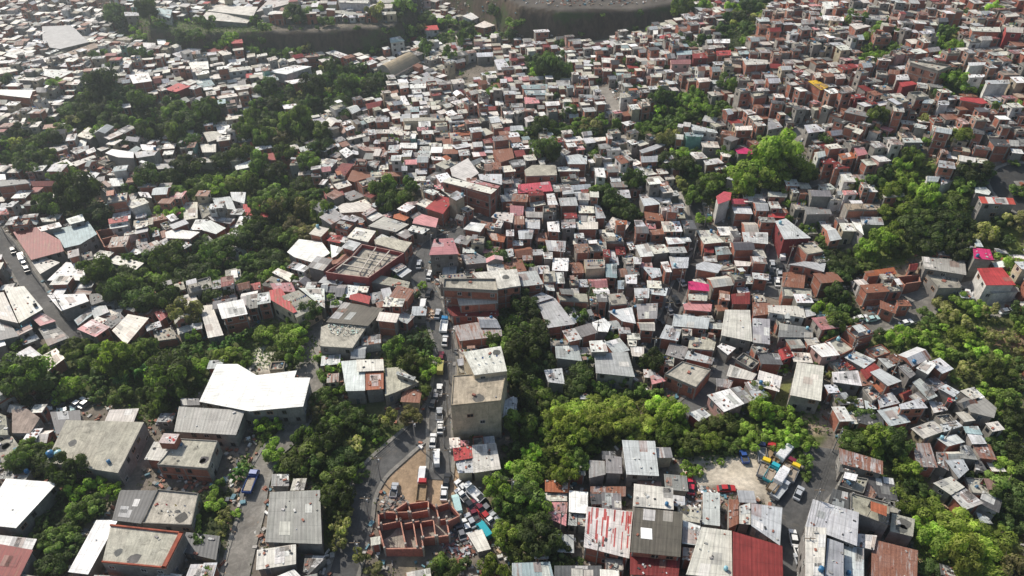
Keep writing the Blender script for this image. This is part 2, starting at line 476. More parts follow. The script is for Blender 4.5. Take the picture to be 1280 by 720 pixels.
ROOFS[(2,0)] = """
95,195 145,192 150,210 100,212|C|6|b|
105,150 180,145 190,158 115,162|w|6|b|
485,205 520,200 540,228 495,235|w|5|c||bright roof beside the sandy court near the top@the court side roof
447,288 515,290 512,315 450,312|w|6|b|
45,425 185,420 180,445 55,445|t|6|b||greenish grey oblong roof near the top middle@the greenish oblong roof
60,450 170,450 175,475 70,475|t|6|b|
30,385 105,380 110,402 35,405|p|6|b|
220,402 290,400 292,428 225,430|m|6|w|
60,485 130,490 140,515 65,520|p|6|c|
60,590 95,577 125,600 75,612|w|7|w|
125,590 180,586 180,610 130,615|w|6|c|
165,510 235,505 240,525 170,530|w|5|b|
-10,630 45,627 62,652 -10,655|w|6|b|
250,690 340,680 358,700 270,712|w|6|b||white gabled roof below the round olive tree@the white roof by the olive tree
545,612 590,603 620,615 575,630|w|6|b|
1150,290 1280,300 1280,320 1170,325|C|8|b|
1005,195 1090,195 1090,215 1010,215|w|6|b|
1020,255 1095,250 1095,275 1025,278|r|6|b|
900,270 975,262 980,290 905,292|R|8|R|
820,255 900,250 900,272 825,275|t|7|w|
790,305 890,300 895,320 795,320|p|7|p|
920,390 985,388 1000,405 935,412|C|7|b|
975,460 1030,455 1060,475 1000,480|C|5|c|
895,620 1020,650 1030,665 900,650|m|6|w|
860,660 960,668 955,685 870,680|t|7|t|B|green tiled looking building beside the upper ravine@the green walled building
1115,632 1200,628 1205,650 1120,652|C|8|b|
1155,550 1190,547 1220,565 1180,573|w|6|b|
1050,550 1070,545 1110,568 1080,575|w|6|b|
690,370 750,365 750,385 695,385|C|8|o|
540,465 620,462 640,480 545,490|c|7|w|
640,190 680,188 675,212 640,215|c|8|b|
705,152 730,150 730,170 708,172|w|9|w|
735,180 790,170 795,185 740,195|r|6|w|
1130,255 1210,250 1220,270 1140,272|t|6|c|
"""
ROOFS[(3,0)] = """
200,405 240,400 310,432 265,450|y|7|b||small vivid yellow roof on the upper right slope@the yellow roof
405,120 460,115 515,130 440,148|C|8|b|
700,300 915,335 850,362 710,320|c|9|o|B|long mottled brick apartment block on the upper right slope@the long slope block
1000,372 1085,372 1082,385 1005,388|w|8|w|
1085,402 1205,398 1210,418 1092,420|m|8|w||white house with many small windows near the right edge@the white many windowed house
1000,312 1090,310 1085,325 1005,330|m|8|w|
655,412 720,405 750,420 670,435|r|7|R|B|scarlet roof house on the upper right slope@the slope scarlet roof
960,485 1070,490 1100,515 1070,520 960,500|r|6|b|
895,480 945,475 955,495 905,500|m|6|c|
1180,70 1240,62 1260,80 1190,85|C|9|b|
1010,135 1160,135 1165,160 1020,155|C|8|b|
1180,140 1270,140 1275,165 1190,160|C|9|r|
700,250 760,242 800,262 740,270|w|6|b|
785,495 835,500 820,520 770,515|t|7|b|
850,505 910,500 905,525 852,525|m|7|w|
820,625 920,645 915,665 825,655|C|6|c|
670,690 760,690 775,712 680,712|m|6|c|
740,615 800,630 790,645 730,635|m|6|c|
410,535 510,560 500,585 380,560|g|7|b|
530,515 590,500 620,515 560,530|m|6|b|
225,365 260,360 290,385 240,390|C|6|b|
330,372 385,368 390,392 340,395|C|6|b|
240,160 300,155 310,175 250,180|C|7|b|
165,100 230,98 235,120 170,122|g|9|c|
270,10 350,5 350,40 290,45|w|8|w|
480,75 600,85 590,105 490,95|g|6|c|
270,75 380,85 380,105 280,100|w|7|c|
0,590 40,595 75,635 0,650|M|7|c|
180,625 240,620 290,655 200,665|m|6|c|
520,150 610,165 620,185 540,185|P|7|b|
430,470 480,468 490,490 435,490|R|8|R|
640,375 700,370 710,400 640,400|w|6|b|
"""
TREES = {}
TREES[(0,3)] = "555,290,55,b 1070,330,62,b 1180,190,60,n 1230,140,50,n 270,540,85,g 330,480,60,g 430,370,80,g 400,290,60,b 500,380,55,n 240,90,40,b 160,200,35,o 340,560,70,d 1030,712,45,b 1180,400,30,b 190,500,50,d 480,250,45,b 260,640,80,d 1110,500,25,o 1000,540,40,d"
TREES[(1,3)] = "230,110,110,g 90,80,70,b 400,230,90,g 430,120,80,d 350,40,80,d 420,350,80,d 470,60,60,o 1210,290,75,b 1230,360,60,g 1240,510,80,b 1190,700,80,b 950,660,75,g 880,700,60,g 600,690,55,o 420,480,55,o 460,400,35,o 500,200,60,d 280,190,60,d 330,270,50,d 1100,30,30,n 530,620,50,o 400,560,50,o 1040,660,40,d"
TREES[(2,3)] = "100,180,90,b 250,220,80,b 60,300,100,g 140,370,70,b 60,430,80,g 130,520,110,d 220,600,80,d 50,580,80,g 190,80,90,b 320,160,70,g 330,50,80,b 430,60,60,g 620,10,60,b 780,30,60,g 900,50,70,g 1000,40,60,b 880,185,45,b 930,195,35,b 1045,145,22,b 1190,50,55,b 490,700,25,b 550,347,20,b 880,100,40,g 30,180,60,b 20,640,50,d 1100,60,50,g 1060,95,30,d 840,80,40,g"
TREES[(3,3)] = "430,40,65,g 530,50,80,b 640,60,80,d 600,130,50,d 710,180,70,b 740,260,60,d 680,340,75,b 620,310,35,b 200,30,55,b 190,150,45,g 195,215,35,g 30,40,60,b 100,20,60,b 1200,250,110,g 1250,330,90,d 850,420,100,b 950,480,100,m 1050,560,110,m 850,560,90,b 1150,500,85,b 960,640,110,m 1200,640,90,b 1080,680,90,m 820,680,70,d 1240,450,60,d 800,310,55,g 1050,220,50,d 932,198,22,b 1130,380,50,d 1150,60,60,d 1250,90,80,d 1240,720,90,o 760,470,60,b 700,420,50,d"
TREES[(0,2)] = "60,420,110,d 170,450,100,g 380,310,80,g 450,340,70,g 690,280,60,g 740,310,60,g 860,400,110,d 830,500,100,g 600,360,90,b 520,380,60,b 350,490,65,b 310,530,55,b 460,440,70,n 620,450,60,n 700,430,60,n 540,330,60,n 1000,300,50,n 1080,290,50,n 1150,270,50,n 1200,250,45,n 980,400,60,b 940,350,60,n 930,140,80,o 1030,190,50,d 700,50,90,d 580,30,70,d 820,60,80,d 940,50,70,d 1080,20,80,d 1180,-10,60,d 100,520,80,d 230,500,60,d 680,655,35,b 600,630,30,b 790,600,60,g 260,440,60,n 1250,200,40,n 760,540,60,d 900,500,60,d 660,360,60,g 480,520,50,d"
TREES[(1,2)] = "170,240,85,b 110,300,60,g 30,220,60,b 230,200,50,g 400,50,58,g 400,380,50,b 330,340,42,b 340,430,50,g 420,500,42,b 330,550,65,g 430,620,60,d 380,690,60,g 300,600,60,o 690,310,62,g 780,370,70,g 830,230,60,p 780,240,50,p 870,280,50,p 830,330,60,n 880,370,50,b 850,420,50,b 690,170,38,g 730,555,24,b 590,640,35,n 530,600,35,n 30,690,45,b 100,690,40,b 1240,150,45,g 1260,230,40,d 650,660,60,o 770,640,60,o 270,130,60,d 500,650,60,d 560,690,60,d 200,350,50,g 545,340,30,b 1010,700,30,d"
TREES[(2,2)] = "60,60,70,d 110,150,90,d 40,200,80,g 110,260,80,d 60,320,90,d 150,350,70,d 60,420,80,d 130,540,80,g 50,520,70,d 310,110,60,d 340,160,50,d 350,430,75,d 320,490,70,d 520,460,58,g 630,490,55,g 700,370,62,d 770,360,42,d 1000,190,35,b 1275,380,40,b 510,220,50,g 720,520,45,g 220,620,70,m 330,600,80,m 430,590,80,m 540,580,80,m 640,600,80,m 740,600,70,m 820,620,60,m 280,690,80,m 400,680,85,m 520,670,85,m 640,680,80,m 760,690,70,b 1240,510,60,b 1180,590,60,b 1240,620,60,b 1060,670,70,g 950,700,60,g 860,700,50,b 440,20,60,d 370,340,40,b 100,620,60,d 180,700,60,b 380,370,40,d 660,370,40,d 1180,700,60,b 480,520,40,g"
TREES[(3,2)] = "350,180,70,g 290,220,60,g 420,210,55,d 330,40,60,d 340,520,45,d 390,580,60,g 560,640,70,d 480,640,60,d 440,700,60,b 620,700,60,b 540,710,60,b 20,370,45,g 30,620,50,b 100,620,50,b 130,680,50,b 10,690,40,b 650,250,70,b 560,230,50,d 740,230,70,b 680,300,50,d 820,250,70,b 800,170,60,g 900,130,70,o 960,230,80,b 880,320,70,b 960,340,70,g 1040,300,70,b 1050,100,70,b 1120,130,60,o 1000,190,60,o 1100,400,80,g 1180,340,60,b 1200,450,80,g 1100,500,70,b 1200,560,80,d 1250,650,80,d 1230,240,60,o 1000,420,60,o 1250,150,60,g 880,60,50,o 1130,230,60,o 1020,460,40,o 80,400,30,b 300,430,30,o 330,340,40,d 1270,380,60,d 790,110,40,g"
TREES[(0,1)] = "160,90,85,d 230,60,60,g 300,150,75,g 400,260,100,d 330,230,60,g 280,310,70,d 470,330,80,d 750,180,70,d 860,150,60,d 820,310,50,b 780,350,40,b 870,340,50,b 870,240,60,g 740,430,48,g 930,80,80,d 1000,190,70,g 1080,200,70,b 1150,180,60,b 1240,200,60,g 850,560,90,g 960,600,90,d 1080,540,80,g 1180,490,80,d 1250,440,60,g 480,640,80,g 560,690,80,g 680,680,80,g 800,680,80,g 920,680,80,d 1050,660,50,g 1240,370,50,g 120,30,60,d 200,310,60,d 1110,60,60,d 1180,150,50,g 640,220,50,d 680,60,0,d 1010,480,60,d 1110,690,60,d 620,640,60,d 1200,30,60,g"
TREES[(1,1)] = "250,60,60,g 180,20,60,d 90,230,80,g 30,450,80,d 60,560,80,d 90,480,60,d 330,350,70,g 250,330,60,o 190,390,60,o 250,430,70,o 360,430,50,d 400,560,45,b 350,600,40,b 440,540,40,b 220,675,45,g 640,230,70,g 710,260,70,g 660,310,60,d 770,220,50,d 720,640,48,g 1130,490,58,d 1210,560,62,d 1270,600,50,g 950,140,32,g 820,170,40,d 1120,612,30,b 830,702,28,b 620,440,30,o 680,450,30,d 100,330,60,o 20,100,60,g 100,130,60,d 320,10,60,d 230,180,60,d 250,260,60,d 150,60,60,g 270,110,60,g 30,330,60,g 170,300,60,d 730,110,30,g 0,400,60,d 740,450,30,d 330,250,50,d"
TREES[(2,1)] = "180,50,70,d 130,40,50,d 420,20,55,g 540,60,45,g 460,250,70,d 500,290,60,d 560,330,65,d 620,350,40,d 610,190,60,d 580,160,50,d 800,70,70,d 860,100,60,d 720,90,45,o 1000,180,75,g 950,220,60,d 900,260,50,g 1060,160,50,g 960,365,42,b 1200,180,110,b 1260,110,100,b 1150,210,70,b 80,600,42,g 400,700,35,b 430,230,50,g 300,230,35,g 850,200,40,o 1260,330,30,g 350,20,30,g 930,30,40,d 560,100,30,d 900,140,40,d 220,660,30,d 1060,690,30,d"
TREES[(3,1)] = "30,90,120,b 120,110,110,b 60,160,80,b 190,150,60,g 150,280,45,g 90,270,40,b 210,410,50,g 270,450,50,g 240,390,40,g 480,190,50,g 410,190,48,o 530,200,50,d 720,80,60,g 660,110,50,b 600,150,50,d 700,170,60,b 620,220,60,b 740,220,60,b 800,270,70,b 700,290,80,b 620,330,60,b 780,320,80,g 880,300,80,g 950,250,70,g 980,210,60,g 1040,90,85,d 1090,120,60,d 1060,180,40,d 840,380,90,d 720,400,80,d 930,350,80,d 620,450,60,b 560,500,70,b 500,540,60,b 650,510,60,g 340,560,70,d 420,590,60,d 500,600,60,g 370,630,60,d 1080,470,60,o 1180,450,60,d 1200,560,60,b 1250,620,70,b 1230,680,60,g 1250,380,60,o 900,450,80,d 800,480,80,d 960,520,70,d 280,530,50,d 1180,380,50,d 1270,220,50,g 820,110,40,d 1240,80,30,g 1020,400,60,d 100,370,30,g 260,260,40,o 440,260,40,g"
TREES[(0,0)] = "520,430,75,d 450,490,60,d 570,450,60,d 700,160,50,b 670,140,30,b 740,60,60,d 590,80,60,d 800,110,30,b 620,110,50,d 1150,165,50,b 1100,185,40,b 350,530,60,d 560,320,50,d 500,290,40,d 700,280,50,d 740,290,40,d 870,550,70,g 930,600,70,d 850,610,60,d 690,630,50,g 560,590,70,d 440,560,60,d 270,420,50,g 200,600,60,d 120,650,60,d 300,640,60,g 170,690,60,g 500,660,50,g 600,690,60,d 750,660,60,d 870,670,60,g 940,700,60,d 1250,600,60,g 1230,660,60,g 1040,560,60,d 1000,520,50,d 1100,520,50,d 640,480,50,d 700,520,60,d 1180,180,50,d 980,150,40,d 900,130,50,d 1040,120,40,d 1250,180,40,d 30,410,40,d 250,690,60,d 30,640,50,d 750,480,40,d 1200,560,50,d 130,400,30,d"
TREES[(1,0)] = "120,250,40,g 60,180,60,d 200,60,60,d 300,30,50,g 350,90,40,g 40,420,60,d 60,500,60,d 400,350,60,d 510,330,50,d 530,430,70,d 460,440,60,d 620,390,50,d 590,230,30,g 850,260,50,d 980,280,50,g 1050,200,55,d 1060,250,40,d 1190,380,50,g 1180,470,50,g 1200,420,40,g 770,200,20,b 930,440,40,d 280,440,60,d 390,500,60,d 340,400,50,d 100,670,90,o 200,640,90,g 290,660,80,g 30,620,80,g 40,700,60,g 330,690,60,d 680,700,40,g 1270,140,50,d 760,140,40,g 590,70,50,o 750,30,50,g 850,80,60,g 960,90,50,g 250,170,30,o 640,190,20,d 180,210,40,g 930,170,30,d 440,570,40,d 390,540,40,d 50,270,30,d 270,500,50,d"
TREES[(2,0)] = "20,80,50,g 170,350,70,d 230,350,60,d 120,320,50,d 270,260,40,d 240,220,40,d 290,550,50,d 350,600,50,g 400,620,60,o 460,600,50,g 160,640,60,d 230,650,50,d 60,650,50,d 300,640,40,g 640,650,40,g 400,700,50,g 740,490,55,d 780,500,40,d 620,430,35,g 670,490,45,g 890,490,50,g 940,520,50,b 960,480,40,b 880,560,50,g 830,620,50,g 780,680,60,o 830,540,40,g 1090,360,55,g 1090,420,45,g 1060,420,40,d 1180,200,40,g 1180,130,50,d 1170,60,60,d 1190,20,60,d 700,140,45,g 750,330,35,g 580,290,40,g 420,310,35,d 520,360,40,g 600,360,40,d 900,210,50,d 960,210,40,d 860,190,40,d 210,490,30,d 860,30,60,g 940,30,50,b 1000,20,40,b 1270,700,50,g 1000,570,40,g 1050,500,40,g 200,460,30,d 500,490,0,d"
TREES[(3,0)] = "240,75,35,b 440,95,50,g 400,90,40,d 530,215,35,b 500,280,45,b 550,260,40,b 630,215,40,g 600,270,40,g 560,125,50,g 640,160,30,g 900,200,50,b 890,250,45,b 880,170,40,d 1130,60,45,b 1110,90,40,b 550,590,60,g 510,620,50,g 160,455,32,d 110,550,30,b 870,460,50,d 950,410,50,g 1000,440,40,g 990,660,60,b 1050,650,50,b 960,680,40,g 1120,670,40,g 770,600,30,o 1270,420,35,g 1230,520,45,b 1160,540,40,g 820,700,40,g 290,690,40,d 540,10,40,g 600,420,0,d 980,60,40,d 1270,20,30,d 860,50,0,g 660,350,30,o 1150,290,40,d 1230,300,40,d 630,530,30,g"
# woodland, slopes and gardens: photo pixel outlines, tone, density
GREEN = [
 ([(145,34),(190,38),(330,46),(336,68),(250,66),(200,62),(150,50)],'g',1),
 ([(336,60),(480,58),(500,48),(490,70),(400,76),(336,72)],'d',1),
 ([(236,618),(288,612),(284,690),(262,700),(238,690)],'d',1),
 ([(130,560),(150,580),(146,600),(120,600)],'d',1),
 ([(430,60),(500,44),(640,12),(620,34),(560,42),(500,62)],'g',1),
 ([(0,462),(60,440),(90,428),(160,432),(200,430),(310,418),(330,400),(385,402),(398,430),(392,462),(330,462),(270,452),(245,498),(225,508),(190,528),(150,512),(60,488),(0,490)],'g',1),
 ([(392,470),(425,498),(470,530),(528,528),(495,562),(462,600),(446,640),(425,690),(402,690),(404,612),(350,600),(330,575),(316,540),(385,520)],'g',1),
 ([(474,432),(545,402),(547,460),(530,500),(480,470)],'g',1),
 ([(600,370),(655,385),(690,420),(700,470),(735,470),(760,480),(830,492),(850,520),(960,520),(965,500),(1015,490),(1035,545),(1010,585),(960,560),(870,590),(850,575),(770,560),(738,575),(735,590),(690,600),(655,720),(640,720),(625,640),(605,600),(640,560),(650,500),(630,470)],'g',1),
 ([(1040,560),(1090,545),(1150,560),(1160,590),(1170,640),(1230,660),(1280,600),(1280,720),(1160,720),(1145,690),(1130,650),(1110,620),(1090,590)],'b',1),
 ([(1060,450),(1100,415),(1150,400),(1190,380),(1230,385),(1280,395),(1280,600),(1250,590),(1240,520),(1190,480),(1160,450),(1100,440)],'o',1),
 ([(20,555),(60,570),(125,600),(165,600),(130,640),(90,680),(60,720),(45,700),(40,650),(80,610),(20,590)],'d',1),
 ([(70,245),(110,235),(135,265),(130,295),(80,280)],'d',1),
 ([(110,345),(150,330),(200,325),(250,320),(300,330),(330,310),(365,330),(350,358),(300,368),(200,372),(140,385)],'d',1),
 ([(200,228),(240,215),(300,210),(335,205),(395,235),(405,280),(390,310),(360,330),(330,330),(325,280),(300,262),(240,250),(205,245)],'g',1),
 ([(330,160),(400,165),(410,185),(370,195),(330,190)],'o' if 0 else 'g',1),
 ([(75,150),(115,108),(150,112),(200,130),(270,142),(285,155),(250,168),(200,178),(150,170),(90,172)],'d',1),
 ([(0,185),(20,178),(60,190),(60,205),(20,212),(0,210)],'d',1),
 ([(320,130),(400,70),(480,100),(480,130),(430,140),(390,150),(400,190),(330,180)],'d',1),
 ([(150,30),(200,25),(330,30),(340,60),(300,60),(230,45),(165,55)],'g',1),
 ([(490,0),(600,0),(640,12),(620,15),(560,35),(500,40)],'d',1),
 ([(655,80),(690,75),(720,95),(700,110),(660,105)],'d',1),
 ([(640,160),(720,155),(790,160),(760,180),(700,175),(650,180)],'g',1),
 ([(780,170),(830,130),(860,115),(900,125),(920,140),(860,160),(830,185)],'g',1),
 ([(820,190),(880,195),(930,200),(1000,195),(1015,215),(1000,235),(940,240),(900,260),(850,245),(850,215)],'b',1),
 ([(1095,230),(1130,190),(1170,200),(1180,225),(1220,230),(1240,270),(1280,280),(1280,320),(1220,310),(1140,320),(1130,335),(1090,345),(1060,335),(1090,290),(1110,270)],'s',1),
 ([(1075,60),(1110,50),(1130,60),(1100,80),(1075,80)],'b',1),
 ([(1165,45),(1195,35),(1195,70),(1175,72)],'b',1),
 ([(735,228),(760,235),(800,262),(800,290),(770,280),(740,250)],'d',1),
 ([(1020,375),(1065,360),(1080,400),(1060,410),(1020,400)],'d',1),
 ([(1020,300),(1050,310),(1080,330),(1060,360),(1030,350)],'d',1),
 ([(1160,100),(1220,95),(1230,120),(1180,125)],'g',1),
 ([(895,45),(930,0),(970,0),(935,60),(905,80)],'d',1),
 ([(480,240),(515,235),(520,260),(500,268),(480,262)],'g',1),
]
# bare earth, yards, plateaus: outline, colour
YARDS = [
 ([(848,576),(900,572),(960,560),(985,575),(1000,600),(975,630),(935,618),(905,612),(850,600)],(0.46,0.41,0.33)),
 ([(494,575),(530,560),(560,570),(585,600),(620,640),(600,690),(570,690),(540,640),(480,640),(480,600)],(0.36,0.26,0.17)),
 ([(500,675),(520,670),(530,690),(510,720),(495,700)],(0.30,0.25,0.17)),
 ([(320,435),(348,440),(352,462),(330,468),(318,460)],(0.52,0.48,0.40)),
 ([(380,412),(398,415),(392,455),(375,455)],(0.36,0.28,0.19)),
 ([(965,500),(985,468),(992,480),(985,520),(960,522)],(0.16,0.17,0.06)),
 ([(1000,520),(1020,525),(1030,545),(1015,545)],(0.36,0.28,0.20)),
 ([(728,48),(760,46),(765,58),(735,60)],(0.44,0.40,0.30)),
 ([(1230,410),(1280,415),(1280,440),(1240,430)],(0.30,0.20,0.13)),
 ([(1020,330),(1150,335),(1150,350),(1120,350)],(0.3,0.24,0.17)),
 ([(100,620),(160,540),(200,545),(150,640)],(0.22,0.19,0.15)),
 ([(585,-30),(640,8),(700,15),(790,13),(850,6),(900,-30)],(0.10,0.088,0.075)),
 ([(440,500),(480,500),(490,525),(445,520)],(0.10,0.11,0.05)),
 ([(900,590),(960,560),(1000,575),(970,610)],(0.42,0.37,0.29)),
 ([(1130,355),(1160,360),(1180,380),(1120,390)],(0.32,0.27,0.2)),
 ([(175,28),(260,30),(330,34),(310,46),(190,45)],(0.12,0.13,0.07)),
]
# roads: photo pixel polyline, width in metres, tone
ROADS = [
 ('main_street',[(620,268),(590,285),(565,297),(545,303),(532,315),(524,335),(530,355),(541,380),(550,410),(557,435),(556,470),(551,505),(550,540),(551,575),(548,600)],5.4,0.13,'grey asphalt main street running down the ridge past the tan roofed building'),
 ('curving_road',[(551,505),(528,535),(498,562),(468,590),(452,620),(447,650),(440,680),(428,722),(415,770)],5.8,0.105,'dark asphalt road curving down past the unfinished brick walls'),
 ('left_street',[(-20,285),(0,300),(20,325),(38,355),(60,390),(80,405),(102,427)],5.2,0.12,'straight grey street descending the left edge with parked cars'),
 ('concrete_lane',[(390,400),(388,430),(384,465),(392,490),(365,540),(340,565),(322,600),(314,640),(303,680),(290,735)],4.6,0.24,'pale concrete lane between the bottom left houses'),
 ('narrow_street',[(868,250),(874,280),(884,300),(872,325),(858,345),(846,370),(836,395),(826,415),(816,440),(806,460)],4.6,0.075,'narrow dark street lined with cars through the dense centre'),
 ('stepped_alley',[(848,240),(858,265),(863,285),(870,300),(876,320)],2.2,0.42,'pale stepped alley winding between houses in the centre'),
 ('side_street',[(912,445),(905,465),(895,480),(880,495),(862,508),(850,520)],5.0,0.15,'short grey side street below the large cream shed'),
 ('truck_alley',[(1028,560),(1030,580),(1022,600),(1003,622),(990,645),(986,680),(984,735)],8.0,0.11,'dark alley running down beside the truck yard'),
 ('hill_road',[(1065,412),(1090,404),(1120,398),(1148,388),(1158,378),(1145,366),(1130,358)],6.0,0.2,'bending grey road below the right hand slope'),
 ('ridge_lane',[(1210,352),(1222,366),(1238,380),(1255,395)],5.0,0.34,'pale lane descending beside the scarlet roofed building'),
 ('curved_highway',[(1300,218),(1275,214),(1258,218),(1252,228),(1262,240),(1280,255),(1300,268)],6.5,0.06,'dark hairpin road at the right edge'),
 ('parking_street',[(985,290),(978,310),(974,335),(968,360),(962,372)],8.0,0.16,'grey street full of parked cars beside the dark red facade'),
 ('far_street',[(1005,160),(985,178),(990,195),(1010,212),(1022,232)],4.5,0.3,'pale road edging the upper right houses'),
 ('upper_street',[(752,110),(762,128),(775,142)],5,0.3,'pale street climbing between the upper middle houses'),
]
# height control points in photo pixels
HC = [(0,720,0),(300,720,0),(450,720,-3),(640,720,-8),(850,720,0),(1100,720,-2),(1280,720,-9),
(0,600,0),(200,600,0),(330,600,-1),(450,600,-4),(550,600,1),(660,600,-10),(800,600,-5),(950,600,2),(1100,600,-2),(1280,600,-8),
(0,480,2),(150,480,-4),(320,480,0),(470,480,-1),(550,480,4),(600,480,3),(680,480,-8),(800,480,-4),(900,480,0),(1000,480,1),(1120,480,0),(1250,480,8),
(0,380,4),(150,380,0),(250,380,-5),(400,380,1),(540,380,6),(640,380,2),(720,380,-3),(800,380,0),(850,380,-4),(960,380,1),(1050,380,3),(1150,380,6),(1250,380,14),
(0,290,4),(100,290,4),(250,290,-6),(350,290,-6),(480,290,6),(560,290,12),(700,290,8),(800,290,4),(880,290,2),(1000,290,2),(1080,290,2),(1160,290,2),(1250,290,14),
(0,200,8),(150,200,6),(350,200,-5),(450,200,0),(560,200,9),(700,200,12),(850,200,6),(950,200,4),(1050,200,12),(1150,200,16),(1250,200,24),
(0,110,13),(150,110,12),(300,110,13),(450,110,0),(560,110,4),(700,110,12),(850,110,18),(1000,110,28),(1130,110,36),(1280,110,44),
(0,50,8),(150,50,4),(330,50,2),(450,50,3),(600,50,8),(750,50,4),(850,50,16),(1000,50,42),(1130,50,51),(1280,50,58),
(0,0,8),(200,0,6),(400,0,6),(600,0,8),(750,0,8),(860,0,24),(950,0,44),(1100,0,64),(1280,0,72)]
PLATEAUS = [([(165,12),(190,36),(250,42),(330,40),(420,37),(488,33),(512,12),(530,-40),(60,-60)],17,7.0),
            ([(628,-6),(650,7),(700,13),(790,11),(850,3),(875,-40),(560,-40)],27,7.0)]
